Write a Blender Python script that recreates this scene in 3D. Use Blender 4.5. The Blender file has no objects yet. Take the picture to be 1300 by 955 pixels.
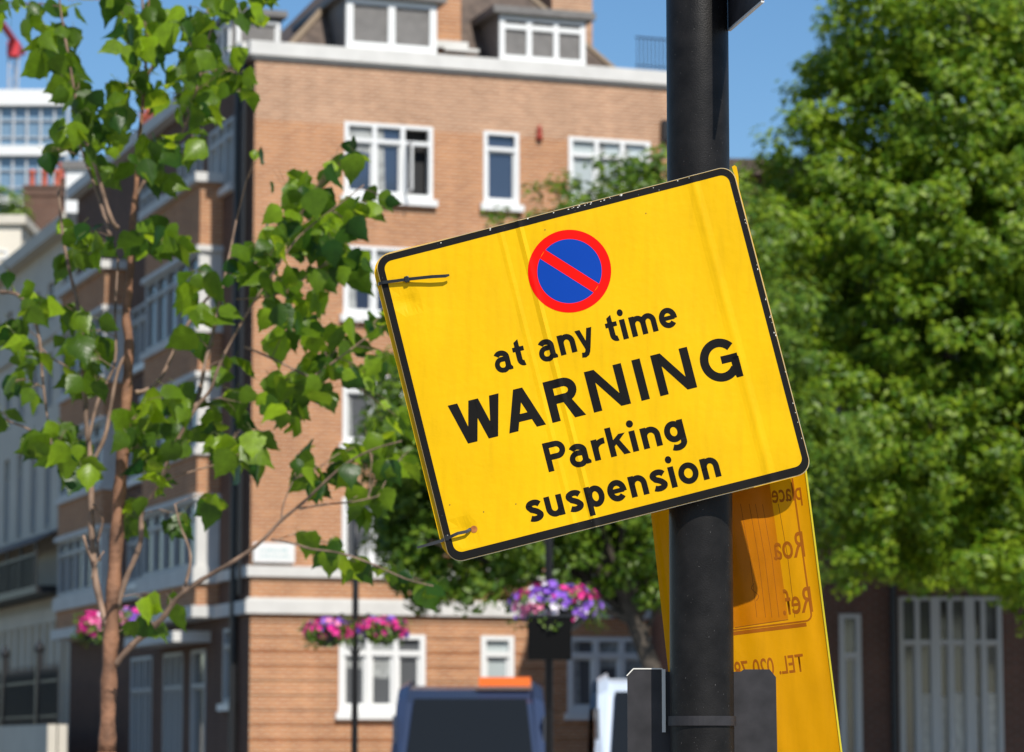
import bpy, bmesh, math, random
import numpy as np
from mathutils import Vector, Matrix
random.seed(11); R = math.radians
scene = bpy.context.scene
COL = scene.collection
# ------------------------------------------------------------------ camera, sky, sun, exposure
FPX = 4000.0; EYE = 1.6; PITCH = math.atan(472.5/FPX)
cam_d = bpy.data.cameras.new('camera'); cam = bpy.data.objects.new('camera', cam_d); COL.objects.link(cam)
cam.location = (0, 0, EYE); cam.rotation_euler = (R(90)+PITCH, 0, 0)
cam_d.sensor_width = 36; cam_d.lens = 36*FPX/1300; cam_d.clip_start = .1; cam_d.clip_end = 3000
cam_d.dof.use_dof = True; cam_d.dof.focus_distance = 3.98; cam_d.dof.aperture_fstop = 13.2; cam_d.dof.aperture_blades = 7
scene.camera = cam
SUN_EL, SUN_AZ = R(46), R(22)
w = bpy.data.worlds.new('World'); scene.world = w; w.use_nodes = True
nt = w.node_tree; nt.nodes.clear()
sky = nt.nodes.new('ShaderNodeTexSky'); sky.sky_type = 'NISHITA'; sky.sun_disc = False
sky.sun_elevation = SUN_EL; sky.sun_rotation = math.pi-SUN_AZ; sky.altitude = 20; sky.air_density = 1.0; sky.dust_density = .2; sky.ozone_density = 3.0
bg = nt.nodes.new('ShaderNodeBackground'); bg.inputs[1].default_value = .10
wo = nt.nodes.new('ShaderNodeOutputWorld')
hs = nt.nodes.new('ShaderNodeHueSaturation'); hs.inputs['Saturation'].default_value = 1.2; nt.links.new(sky.outputs[0], hs.inputs['Color']); nt.links.new(hs.outputs[0], bg.inputs[0]); nt.links.new(bg.outputs[0], wo.inputs[0])
sd = bpy.data.lights.new('sun', 'SUN'); sd.energy = 4.6; sd.angle = R(.53); sd.color = (1, .955, .88)
so = bpy.data.objects.new('sun', sd); COL.objects.link(so); so.location = (20, -30, 50)
sdir = Vector((math.sin(SUN_AZ)*math.cos(SUN_EL), -math.cos(SUN_AZ)*math.cos(SUN_EL), math.sin(SUN_EL)))
so.rotation_euler = (-sdir).to_track_quat('-Z', 'Y').to_euler()
scene.view_settings.view_transform = 'Standard'; scene.view_settings.look = 'None'
scene.view_settings.exposure = 0.22; scene.view_settings.gamma = 1
scene.render.engine = 'CYCLES'; scene.cycles.use_denoising = True; scene.cycles.max_bounces = 8
scene.cycles.transparent_max_bounces = 16

# ------------------------------------------------------------------ helpers
O = Vector((0, 0, EYE)); FW = Vector((0, math.cos(PITCH), math.sin(PITCH))); UP = Vector((0, -math.sin(PITCH), math.cos(PITCH)))
def at(px, py, Y):                       # a place in the world at depth Y
    d = FW*FPX + Vector((1, 0, 0))*(px-650) + UP*(477.5-py)
    return O + d*(Y/d.y)
class MB:
    def __init__(s): s.v = []; s.f = []; s.m = []; s.T = None
    def add(s, vs, fs, mi=0):
        n = len(s.v)
        for p in vs:
            s.v.append(tuple(s.T(*p)) if s.T else tuple(p))
        for f in fs: s.f.append([i+n for i in f]); s.m.append(mi)
    def box(s, x0, x1, y0, y1, z0, z1, mi=0):
        s.add([(x0,y0,z0),(x1,y0,z0),(x1,y1,z0),(x0,y1,z0),(x0,y0,z1),(x1,y0,z1),(x1,y1,z1),(x0,y1,z1)],
              [(0,3,2,1),(4,5,6,7),(0,1,5,4),(1,2,6,5),(2,3,7,6),(3,0,4,7)], mi)
    def quad(s, a, b, c, d, mi=0): s.add([a,b,c,d], [(0,1,2,3)], mi)
    def tube(s, pts, rad, n=8, mi=0, cap=True):
        pts = [Vector(p) for p in pts]; vs = []; fs = []
        if not hasattr(rad, '__len__'): rad = [rad]*len(pts)
        ref = None
        for i, p in enumerate(pts):
            t = (pts[min(i+1, len(pts)-1)]-pts[max(i-1, 0)]).normalized()
            if ref is None: ref = Vector((0,0,1)) if abs(t.z) < .9 else Vector((1,0,0))
            a = t.cross(ref).normalized(); b = t.cross(a).normalized(); ref = -b if False else ref
            for k in range(n):
                an = 2*math.pi*k/n
                vs.append(p+(a*math.cos(an)+b*math.sin(an))*rad[i])
        for i in range(len(pts)-1):
            for k in range(n):
                k2 = (k+1) % n
                fs.append((i*n+k, i*n+k2, (i+1)*n+k2, (i+1)*n+k))
        if cap: fs.append(tuple(range(n))[::-1]); fs.append(tuple((len(pts)-1)*n+k for k in range(n)))
        s.add(vs, fs, mi)
    def lathe(s, prof, c=(0,0,0), n=24, mi=0):
        vs = []; fs = []
        for r, z in prof:
            for k in range(n):
                a = 2*math.pi*k/n; vs.append((c[0]+r*math.cos(a), c[1]+r*math.sin(a), c[2]+z))
        for i in range(len(prof)-1):
            for k in range(n):
                k2 = (k+1) % n; fs.append((i*n+k, i*n+k2, (i+1)*n+k2, (i+1)*n+k))
        fs.append(tuple(range(n))[::-1]); fs.append(tuple((len(prof)-1)*n+k for k in range(n)))
        s.add(vs, fs, mi)
    def prism(s, out, T0, T1, mi=0):      # outline swept between two point functions
        n = len(out); s.add([T0(*p) for p in out]+[T1(*p) for p in out],
            [tuple(range(n))[::-1], tuple(range(n, 2*n))]+[(i, (i+1)%n, n+(i+1)%n, n+i) for i in range(n)], mi)
    def build(s, name, mats, parent=None, smooth=False, loc=None, recalc=True):
        me = bpy.data.meshes.new(name); me.from_pydata(s.v, [], s.f)
        if not isinstance(mats, (list, tuple)): mats = [mats]
        for m in mats: me.materials.append(m)
        me.polygons.foreach_set('material_index', s.m)
        me.update()
        if recalc:
            b = bmesh.new(); b.from_mesh(me); bmesh.ops.recalc_face_normals(b, faces=b.faces); b.to_mesh(me); b.free()
        if smooth: me.polygons.foreach_set('use_smooth', [True]*len(me.polygons))
        o = bpy.data.objects.new(name, me); COL.objects.link(o)
        if parent: o.parent = parent
        return o
def tag(o, label, cat=None, group=None, kind=None):
    if label: o['label'] = label
    if cat: o['category'] = cat
    if group: o['group'] = group
    if kind: o['kind'] = kind
    return o
def empty(name, loc, rz=0, label=None, cat=None, group=None):
    o = bpy.data.objects.new(name, None); COL.objects.link(o); o.location = loc; o.rotation_euler = (0, 0, rz)
    o.empty_display_size = .2
    return tag(o, label, cat, group)
def copy_tree(o, parent=None):
    c = o.copy(); COL.objects.link(c); c.parent = parent
    for ch in list(o.children): copy_tree(ch, c)
    return c
# ------------------------------------------------------------------ materials
def mat(name, col, rough=.6, metal=0, spec=.5, vary=.0, scale=5, bump=0, bscale=60, trans=0):
    m = bpy.data.materials.new(name); m.use_nodes = True; t = m.node_tree; b = t.nodes['Principled BSDF']
    b.inputs['Base Color'].default_value = (*col, 1); b.inputs['Roughness'].default_value = rough
    b.inputs['Metallic'].default_value = metal; b.inputs['Specular IOR Level'].default_value = spec
    b.inputs['Transmission Weight'].default_value = trans
    tc = t.nodes.new('ShaderNodeTexCoord')
    if vary:
        n = t.nodes.new('ShaderNodeTexNoise'); n.inputs['Scale'].default_value = scale; n.inputs['Detail'].default_value = 6
        r = t.nodes.new('ShaderNodeValToRGB'); r.color_ramp.elements[0].position = .3; r.color_ramp.elements[1].position = .7
        r.color_ramp.elements[0].color = (*[c*(1-vary) for c in col], 1); r.color_ramp.elements[1].color = (*[min(1, c*(1+vary)) for c in col], 1)
        t.links.new(tc.outputs['Object'], n.inputs['Vector']); t.links.new(n.outputs[0], r.inputs[0]); t.links.new(r.outputs[0], b.inputs['Base Color'])
    if bump:
        n = t.nodes.new('ShaderNodeTexNoise'); n.inputs['Scale'].default_value = bscale; n.inputs['Detail'].default_value = 4
        u = t.nodes.new('ShaderNodeBump'); u.inputs['Strength'].default_value = bump; u.inputs['Distance'].default_value = .01
        t.links.new(tc.outputs['Object'], n.inputs['Vector']); t.links.new(n.outputs[0], u.inputs['Height']); t.links.new(u.outputs[0], b.inputs['Normal'])
    return m
def brick(name, c1, c2, mortar, row=.085, wid=.25):
    m = mat(name, c1, .85, spec=.2); t = m.node_tree; b = t.nodes['Principled BSDF']; L = t.links
    tc = t.nodes.new('ShaderNodeTexCoord'); sp = t.nodes.new('ShaderNodeSeparateXYZ'); ad = t.nodes.new('ShaderNodeMath'); cb = t.nodes.new('ShaderNodeCombineXYZ')
    L.new(tc.outputs['Object'], sp.inputs[0]); L.new(sp.outputs[0], ad.inputs[0]); L.new(sp.outputs[1], ad.inputs[1])
    L.new(ad.outputs[0], cb.inputs[0]); L.new(sp.outputs[2], cb.inputs[1])
    br = t.nodes.new('ShaderNodeTexBrick'); br.inputs['Scale'].default_value = 1
    br.inputs['Color1'].default_value = (*c1, 1); br.inputs['Color2'].default_value = (*c2, 1); br.inputs['Mortar'].default_value = (*mortar, 1)
    br.inputs['Mortar Size'].default_value = .013; br.inputs['Brick Width'].default_value = wid; br.inputs['Row Height'].default_value = row
    L.new(cb.outputs[0], br.inputs['Vector'])
    n = t.nodes.new('ShaderNodeTexNoise'); n.inputs['Scale'].default_value = .9; n.inputs['Detail'].default_value = 7
    L.new(tc.outputs['Object'], n.inputs['Vector'])
    mp = t.nodes.new('ShaderNodeMapRange'); mp.inputs[1].default_value = .3; mp.inputs[2].default_value = .7; mp.inputs[3].default_value = .80; mp.inputs[4].default_value = 1.15
    m2 = t.nodes.new('ShaderNodeMapping'); m2.inputs['Scale'].default_value = (1.6, 1.6, .12); n2 = t.nodes.new('ShaderNodeTexNoise'); n2.inputs['Scale'].default_value = 1.5; n2.inputs['Detail'].default_value = 5
    L.new(tc.outputs['Object'], m2.inputs[0]); L.new(m2.outputs[0], n2.inputs['Vector'])
    av = t.nodes.new('ShaderNodeMath'); av.operation = 'MULTIPLY_ADD'; av.inputs[1].default_value = .5; L.new(n2.outputs[0], av.inputs[0])
    hf = t.nodes.new('ShaderNodeMath'); hf.operation = 'MULTIPLY'; hf.inputs[1].default_value = .5; L.new(n.outputs[0], hf.inputs[0]); L.new(hf.outputs[0], av.inputs[2])
    L.new(av.outputs[0], mp.inputs[0])
    vm = t.nodes.new('ShaderNodeVectorMath'); vm.operation = 'SCALE'
    L.new(br.outputs[0], vm.inputs[0]); L.new(mp.outputs[0], vm.inputs['Scale']); L.new(vm.outputs[0], b.inputs['Base Color'])
    u = t.nodes.new('ShaderNodeBump'); u.inputs['Strength'].default_value = .4; u.inputs['Distance'].default_value = .01; u.invert = True
    L.new(br.outputs['Fac'], u.inputs['Height']); L.new(u.outputs[0], b.inputs['Normal'])
    return m
def leafmat(name, c1, c2, tr=.45, rough=.45, spec=.4, veins=False):
    m = bpy.data.materials.new(name); m.use_nodes = True; t = m.node_tree; b = t.nodes['Principled BSDF']; L = t.links
    g = t.nodes.new('ShaderNodeNewGeometry'); r = t.nodes.new('ShaderNodeValToRGB')
    r.color_ramp.elements[0].color = (*c1, 1); r.color_ramp.elements[1].color = (*c2, 1)
    e_ = r.color_ramp.elements.new(.62); e_.color = (*[a*.55+b_*.45 for a, b_ in zip(c1, c2)], 1)
    L.new(g.outputs['Random Per Island'], r.inputs[0]); L.new(r.outputs[0], b.inputs['Base Color'])
    b.inputs['Roughness'].default_value = rough; b.inputs['Specular IOR Level'].default_value = spec
    tl = t.nodes.new('ShaderNodeBsdfTranslucent'); mx = t.nodes.new('ShaderNodeMixShader'); mx.inputs[0].default_value = tr
    hs = t.nodes.new('ShaderNodeHueSaturation'); hs.inputs['Hue'].default_value = .475; hs.inputs['Value'].default_value = 1.7
    L.new(r.outputs[0], hs.inputs['Color']); L.new(hs.outputs[0], tl.inputs[0])
    L.new(b.outputs[0], mx.inputs[1]); L.new(tl.outputs[0], mx.inputs[2]); L.new(mx.outputs[0], t.nodes['Material Output'].inputs[0])
    if veins:
        uv = t.nodes.new('ShaderNodeUVMap'); sp = t.nodes.new('ShaderNodeSeparateXYZ'); L.new(uv.outputs[0], sp.inputs[0])
        def mth(op, a, b_=None):
            n = t.nodes.new('ShaderNodeMath'); n.operation = op
            for i, x in enumerate((a, b_)):
                if x is None: continue
                if isinstance(x, (int, float)): n.inputs[i].default_value = x
                else: L.new(x, n.inputs[i])
            return n.outputs[0]
        sd_ = mth('ABSOLUTE', sp.outputs[1]); ph = mth('SUBTRACT', sp.outputs[0], mth('MULTIPLY', sd_, .7))
        v = mth('SINE', mth('MULTIPLY', ph, 46.0)); v = mth('POWER', mth('MAXIMUM', v, 0.0), 3.0)
        mid = mth('LESS_THAN', sd_, .025); v = mth('MAXIMUM', v, mid)
        bp = t.nodes.new('ShaderNodeBump'); bp.invert = True; bp.inputs['Strength'].default_value = .22; bp.inputs['Distance'].default_value = .002
        L.new(v, bp.inputs['Height']); L.new(bp.outputs[0], b.inputs['Normal'])
        nz = t.nodes.new('ShaderNodeTexNoise'); nz.inputs['Scale'].default_value = 45; tc = t.nodes.new('ShaderNodeTexCoord'); L.new(tc.outputs['Object'], nz.inputs['Vector'])
        vv = mth('ADD', mth('MULTIPLY', v, .12), mth('ADD', mth('MULTIPLY', nz.outputs[0], .7), .6))
        h2 = t.nodes.new('ShaderNodeHueSaturation'); L.new(r.outputs[0], h2.inputs['Color']); L.new(vv, h2.inputs['Value'])
        L.new(h2.outputs[0], b.inputs['Base Color']); L.new(h2.outputs[0], hs.inputs['Color'])
    return m
M = {}
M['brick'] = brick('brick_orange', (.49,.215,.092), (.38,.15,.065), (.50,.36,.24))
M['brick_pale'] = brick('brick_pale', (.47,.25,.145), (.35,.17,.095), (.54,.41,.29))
M['brick_dark_shaded'] = brick('brick_dark_shaded', (.13,.06,.042), (.10,.05,.035), (.13,.10,.085))  # dark brick, with the shade of the trees put into its colour
M['brick_shade'] = brick('brick_side_shaded', (.155,.078,.052), (.115,.06,.043), (.15,.11,.085))  # darkened copy of the orange brick, the side wall's shade in its colour
M['stone'] = mat('painted_stone', (.60,.585,.55), .7, vary=.08, scale=2)
M['white'] = mat('white_paint', (.74,.74,.72), .4)
M['stucco'] = mat('grey_stucco', (.60,.55,.46), .8, vary=.07, scale=.8)
M['cream'] = mat('cream_stucco', (.72,.66,.55), .8, vary=.06, scale=.8)
M['tile'] = mat('brown_tile', (.10,.072,.055), .8, vary=.35, scale=4, bump=.6, bscale=12)
M['lead'] = mat('grey_lead', (.16,.15,.14), .6, vary=.15)
M['black'] = mat('black_metal', (.012,.012,.013), .45)
M['dark'] = mat('dark_interior', (.015,.015,.016), .8)
M['glass'] = mat('blue_dark_glass', (.035,.05,.085), .06, spec=1.0)
M['glass_pale'] = mat('curtained_glass', (.42,.47,.47), .12, spec=.8)
M['glass_grey'] = mat('grey_glass', (.10,.105,.11), .1, spec=.8)
M['net'] = mat('net_curtain', (.62,.61,.57), .9, vary=.2, scale=9)
M['screen'] = mat('dark_windscreen', (.012,.014,.016), .12, spec=.25)
M['net_dim'] = mat('blind_cloth', (.30,.31,.30), .9, vary=.3, scale=7)
M['terracotta'] = mat('terracotta', (.52,.12,.07), .8, vary=.15)
M['asphalt'] = mat('asphalt', (.05,.05,.052), .9, vary=.2, scale=30, bump=.3, bscale=300)
M['paving'] = mat('paving_stone', (.30,.28,.26), .85, vary=.12, scale=3)
M['kerb'] = mat('kerb_granite', (.34,.33,.32), .8, vary=.1)
M['soil'] = mat('ground_earth', (.10,.09,.07), .95, vary=.2)
M['line'] = mat('road_paint', (.75,.62,.08), .7)
M['bark'] = mat('dark_bark', (.055,.042,.03), .9, vary=.35, scale=8, bump=.8, bscale=25)
M['leaf_dark'] = leafmat('broad_leaf', (.06,.15,.006), (.27,.37,.02), .40, .42, .35)
M['leaf_mid'] = leafmat('mid_leaf', (.045,.11,.007), (.18,.27,.02), .36, .42, .35)

# ------------------------------------------------------------------ the ground
g = MB(); g.box(-900, 900, -300, 1800, -.9, -.15); tag(g.build('ground', M['soil']), None, kind='structure')
g = MB(); g.box(-80, 80, 10, 46, -.3, -.12); g.box(-14.5, -7, 46, 200, -.3, -.124); tag(g.build('road', M['asphalt']), None, kind='structure')
g = MB(); g.box(-80, 80, -40, 9.85, -.3, 0); g.box(-6.9, 80, 46.15, 130, -.3, -.002)
tag(g.build('pavement', M['paving']), None, kind='structure')
g = MB(); g.box(-80, 80, 9.85, 10, -.3, .004); g.box(-6.9, 80, 46, 46.15, -.3, .004); tag(g.build('kerb', M['kerb']), None, kind='structure')
g = MB(); g.box(-80, 80, 10.3, 10.4, -.12, -.114); g.box(-80, 80, 10.55, 10.65, -.12, -.114); g.box(-80, 80, 45.3, 45.4, -.12, -.114)
tag(g.build('road_marking', M['line']), None, kind='structure')
g = MB(); g.box(-6, 12, 24, 33.5, -.3, .003); tag(g.build('traffic_island', M['paving']), None, kind='structure')

# ------------------------------------------------------------------ window builder
def Ff(s, d, z): return Vector((s, d, z))          # wall facing -y, depth goes in
def Fl(off=0): return lambda s, d, z: Vector((-off+d, s, z))   # wall facing -x
def wall(mb, F, s0, s1, z0, z1, holes, mi=0, rev=.16, thick=.35):
    ss = sorted(set([s0, s1]+[h[0] for h in holes]+[h[1] for h in holes])); zs = sorted(set([z0, z1]+[h[2] for h in holes]+[h[3] for h in holes]))
    ss = [s for s in ss if s0 <= s <= s1]; zs = [z for z in zs if z0 <= z <= z1]
    mb.T = F
    for i in range(len(ss)-1):
        for j in range(len(zs)-1):
            a, b, c, d = ss[i], ss[i+1], zs[j], zs[j+1]; cx, cz = (a+b)/2, (c+d)/2
            if any(h[0] < cx < h[1] and h[2] < cz < h[3] for h in holes): continue
            mb.quad((a,0,c), (b,0,c), (b,0,d), (a,0,d), mi)
    for a, b, c, d in [h[:4] for h in holes]:
        if d <= z0 or c >= z1: continue
        mb.quad((a,0,c),(a,rev,c),(a,rev,d),(a,0,d),mi); mb.quad((b,0,c),(b,rev,c),(b,rev,d),(b,0,d),mi)
        mb.quad((a,0,c),(b,0,c),(b,rev,c),(a,rev,c),mi); mb.quad((a,0,d),(b,0,d),(b,rev,d),(a,rev,d),mi)
    mb.T = None
M['shaded_white'] = mat('shaded_white_paint', (.42,.42,.41), .5)  # darker copy of the white paint, shade put into the colour of shaded frames
def window(F, s0, s1, z0, z1, parent, n=3, transom=True, fr=.10, sill=True, glass=None, openl=False, bars=0, name='window', proud=.03, gl=None, paint=None, curtain=False, cas=True):
    """white frame, mullions, transom; pane and sill are its children"""
    m = MB(); m.T = F; y0, y1 = -proud, .13
    def bx(a, b, c, d, ya=y0, yb=y1): m.box(a, b, ya, yb, c, d)
    bx(s0, s0+fr, z0, z1); bx(s1-fr, s1, z0, z1); bx(s0+fr, s1-fr, z1-fr*.8, z1); bx(s0+fr, s1-fr, z0, z0+fr*1.1)
    wl = (s1-s0-fr)/n; tz = z1-(z1-z0)*.24
    for k in range(1, n): bx(s0+wl*k, s0+wl*k+fr, z0+fr*1.1, z1-fr*.8)
    for k in range(n):
        a, b = s0+wl*k+fr, s0+wl*(k+1)
        if transom: bx(a, b, tz-fr*.45, tz+fr*.45)
        # casement frames
        c = z0+fr*1.1; e = tz-fr*.45 if transom else z1-fr*.8; w_ = fr*.4
        if not cas: pass
        elif not (openl and k == n-1):
            bx(a, a+w_, c, e, .03, .09); bx(b-w_, b, c, e, .03, .09); bx(a+w_, b-w_, c, c+w_, .03, .09); bx(a+w_, b-w_, e-w_, e, .03, .09)
        else:   # open casement swung outward
            h = (b-a)*.9
            m.box(a, a+.04, -h, -h+.05, c, e); m.box(a, a+.04, -.08, -.03, c, e); m.box(a, a+.04, -h, -.03, c, c+.05); m.box(a, a+.04, -h, -.03, e-.05, e)
        for q in range(bars):
            zz = c+(e-c)*(q+1)/(bars+1); bx(a+w_, b-w_, zz-.014, zz+.014, .04, .08)
    fo = m.build(name, paint or M['white'], parent)
    p = MB(); p.T = F
    for k in range(n):
        mi = 1 if (openl and k == n-1) else 0
        p.quad((s0+wl*k+fr*.5, .085+mi*.2, z0+.02), (s0+wl*(k+1)+fr*.5, .085+mi*.2, z0+.02), (s0+wl*(k+1)+fr*.5, .085+mi*.2, z1-.02), (s0+wl*k+fr*.5, .085+mi*.2, z1-.02), mi)
    p.build('pane', [gl or M['glass'], M['dark']], fo, recalc=False)
    if curtain:
        cr = MB(); cr.T = F; rc = random.Random(int(s0*100+z0*7))
        for k in range(n):
            a, b = s0+wl*k+fr, s0+wl*(k+1); st = rc.choice((0, 1, 2, 3))
            if openl and k == n-1: continue
            if st == 1: cr.quad((a,.082,z1-(z1-z0)*rc.uniform(.3,.6)), (b,.082,z1-(z1-z0)*rc.uniform(.3,.6)), (b,.082,z1), (a,.082,z1))
            if st == 2: w__ = (b-a)*rc.uniform(.25,.45); cr.quad((a,.082,z0), (a+w__,.082,z0), (a+w__*.8,.082,z1), (a,.082,z1))
            if st == 3: cr.quad((a+(b-a)*.3,.082,z0), (b,.082,z0), (b,.082,z0+(z1-z0)*.3), (a+(b-a)*.4,.082,z0+(z1-z0)*.25))
        if cr.v: cr.build('curtain', M['net_dim'], fo, recalc=False)
    if sill:
        s = MB(); s.T = F; s.box(s0-.09, s1+.09, -.14, .10, z0-.16, z0-.003); s.build('sill', M['white'], fo)
    return fo

# ------------------------------------------------------------------ the corner building
D = 70.0; C0 = Vector(((318-650)/FPX*D, D, 0)); ROT = R(19.3)
cb = empty('apartment_building', C0, ROT, 'orange brick corner apartment block with white banded cornice and dormered brown roof', 'building', None)
W1 = (2.10, 4.22); W2 = (5.45, 6.32); W3 = (7.55, 9.6)
ROWS = [(14.09, 15.80), (11.35, 12.95), (8.42, 10.0), (5.74, 7.2)]
holes = [(a+.02, b-.02, z0+.02, z1-.02) for z0, z1 in ROWS for a, b in (W1, W2, W3)]
ghol = [(a+.02, b-.02, 2.42, 4.12) for a, b in ((2.05, 4.08), (5.4, 6.2), (7.5, 9.55))]
EX = 11.4
m = MB(); wall(m, Ff, 0, EX, 4.86, 15.72, holes, 0)
m.quad((EX,0,0),(EX,12,0),(EX,12,17.2),(EX,0,17.2)); m.build('front_wall', M['brick'], cb)
m = MB(); wall(m, Ff, 0, EX, 15.72, 17.2, [(a, b, c, d) for a, b, c, d in holes if c > 14], 0)
m.build('upper_wall', M['brick_pale'], cb)
# rusticated ground floor: brick courses standing proud with recessed joints
m = MB(); z = .5; wall(m, Ff, 0, EX, 0, 4.57, ghol, 0)
while z < 4.5:
    z2 = min(z+.275, 4.55); cuts = [0]
    segs = [(-.0, EX)]
    for a, b, c, d in ghol:
        if z2 > c-.2 and z < d+.02:
            segs = [t for s in segs for t in ([(s[0], a-.05), (b+.05, s[1])] if s[0] < a and s[1] > b else [s])]
    for a, b in segs: m.box(a, b, -.028, -.001, z, z2)
    z += .325
m.build('ground_floor_wall', M['brick'], cb)
m = MB()
m.box(-.16, EX+.1, -.14, .1, 17.18, 17.5); m.box(-.06, EX+.05, -.05, .1, 17.10, 17.178)         # cornice front
m.box(-.30, 0.1, .1, 20.2, 17.18, 17.5)                                                         # cornice side
m.box(-.10, EX+.05, -.10, .06, 5.39, 5.63); m.box(-.14, EX+.05, -.14, .06, 4.57, 4.86); m.box(-.09, EX+.05, -.09, .06, 4.86, 4.92)
m.box(-.10, .06, .06, 20, 5.39, 5.63); m.box(-.14, .06, .06, 20, 4.57, 4.86)
m.build('cornice', M['stone'], cb)
for i, (z0, z1) in enumerate(ROWS):
    window(Ff, *W1, z0, z1, cb, 3, curtain=True, openl=(i == 0), gl=(M['glass'], M['glass'], M['glass_grey'], M['glass_grey'])[i])
    window(Ff, *W2, z0, z1, cb, 1, gl=(M['glass'], M['glass_pale'], M['glass_grey'], M['glass'])[i])
    window(Ff, *W3, z0, z1, cb, 3, curtain=True, gl=(M['glass_pale'], M['glass'], M['glass_pale'], M['glass_grey'])[i])
for k, (a, b) in enumerate(((2.05, 4.08), (5.4, 6.2), (7.5, 9.55))):
    window(Ff, a, b, 2.40, 4.14, cb, (3, 1, 3)[k], curtain=True, transom=True, fr=.13, gl=(M['glass_grey'], M['glass_pale'], M['glass_grey'])[k])
# left (shaded) side with two projecting bays
LW = Fl(0)
sideholes = [(1.85, 4.2, 14.55, 16.15), (4.9, 7.4, 15.05, 16.4), (9.4, 11.6, 14.6, 16.2), (1.2, 2.3, 2.6, 4.3), (4.0, 5.4, .4, 3.9), (9.6, 12, .4, 3.9), (6.3, 8.3, .4, 3.9)] \
    + [(9.7, 12.6, z0, z1) for z0, z1 in ((11.4, 13.0), (8.5, 10.0), (5.8, 7.2))]
m = MB(); wall(m, LW, 0, 20, 0, 17.2, sideholes)
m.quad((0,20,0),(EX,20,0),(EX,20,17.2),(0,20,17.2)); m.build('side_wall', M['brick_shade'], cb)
for h in sideholes:
    window(LW, *h, cb, 3 if h[1]-h[0] > 1.5 else 1, transom=True, fr=.1, gl=M['glass_pale'] if h[2] > 14 and h[0] < 2 else M['glass_grey'], paint=M['shaded_white'])
def bay(y0, y1, off, ztop):
    z0s = 4.86; b = MB(); wm = MB(); zones = ((5.75, 7.3), (8.5, 10.15), (11.35, 13.1))
    lv = [z0s]+[q for z in zones for q in z]+[ztop]
    for a, c in zip(lv[::2], lv[1::2]): b.box(-off, -.001, y0, y1, a, c)
    b.build('bay_wall', M['brick'], cb)
    for a, c in zones:     # ledges and corner posts around each glazed band
        wm.box(-off-.09, -.002, y0-.09, y1+.09, a-.16, a+.002); wm.box(-off-.09, -.002, y0-.09, y1+.09, c-.002, c+.13)
        wm.box(-off-.01, -off+.17, y0-.01, y0+.17, a+.002, c-.002); wm.box(-off+.171, -.003, y0+.01, y0+.12, a+.002, c-.002)
    wm.box(-off-.16, -.002, y0-.16, y1+.16, ztop+.002, ztop+.22); wm.box(-off-.12, -.002, y0-.12, y1+.12, z0s-.27, z0s-.002)
    wm.box(-off-.10, -.002, y0-.10, y1+.10, 5.37, 5.65)
    wm.build('bay_moulding', M['stone'], cb)
    for a, c in zones:
        window(Fl(off-.02), y0+.17, y1-.02, a+.002, c-.002, cb, int((y1-y0)/1.1), transom=True, fr=.09, sill=False, gl=M['glass_grey'], proud=.01, paint=M['shaded_white'])
bay(2.85, 8.6, .55, 14.72); bay(13.4, 19.3, .55, 14.2)
m = MB(); m.tube([(-.12, 1.0, 0), (-.12, 1.0, 17.1)], .09, 10); m.tube([(-.12, .45, 5), (-.12, .45, 17.1)], .06, 10); m.box(-.3, -.04, .85, 1.15, 16.6, 16.9); m.build('drainpipe', M['black'], cb)
m = MB(); m.T = LW
for a, b in ((3.6, 8.8),): m.box(a, b, -.9, -.0, 4.05, 4.3)
m.build('porch_canopy', M['stone'], cb)
# roof
rb = MB(); zb, zt = 17.5, 21.6; ix = 3.3
B = [(.9, .75, zb), (9.2, .75, zb), (9.2, 12, zb), (.9, 12, zb)]; T_ = [(.9+3.7, .75+2.9, zt), (9.2-3.45, .75+2.9, zt), (9.2-3.45, 9.1, zt), (.9+3.7, 9.1, zt)]
rb.add(B+T_, [(0,1,5,4),(1,2,6,5),(2,3,7,6),(3,0,4,7),(4,5,6,7)])
rb.box(-.1, EX, .1, 19.9, 17.25, 17.46)
rf = rb.build('roof', M['tile'], cb)
hp = MB(); hp.tube([(.9, .75, zb), (4.6, 3.65, zt)], .09, 6); hp.tube([(9.2, .75, zb), (5.75, 3.65, zt)], .09, 6); hp.build('hip_tile', mat('hip_tile', (.24,.18,.12), .8), cb)
def dormer(x0, x1, z1, n, tr, gl):
    d = MB(); d.box(x0-.02, x1+.02, .14, 4, 17.5, z1); d.box(x0-.2, x1+.2, -.08, 4.1, z1+.002, z1+.17)
    o = d.build('dormer', M['lead'], cb)
    window(lambda s, dd, z: Vector((s, .10+dd, z)), x0, x1, 17.52, z1-.02, o, n, tr, fr=.17 if n == 2 else .13, cas=False, sill=False, gl=gl, proud=.02)
dormer(2.16, 4.34, 18.74, 2, False, M['glass_grey']); dormer(5.88, 8.02, 18.62, 3, True, M['glass_pale'])
d = MB(); d.box(.12, 1.3, 2.6, 5.0, 17.5, 18.7); d.box(.0, 1.4, 2.4, 5.1, 18.7, 18.85); do = d.build('dormer', M['lead'], cb)
window(lambda s, dd, z: Vector((.08+dd, s, z)), 2.7, 4.9, 17.6, 18.6, do, 3, False, fr=.08, sill=False, gl=M['glass_grey'])
window(lambda s, dd, z: Vector((s, 2.56+dd, z)), .2, 1.25, 17.6, 18.6, do, 1, False, fr=.08, sill=False, gl=M['glass_grey'])
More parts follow.
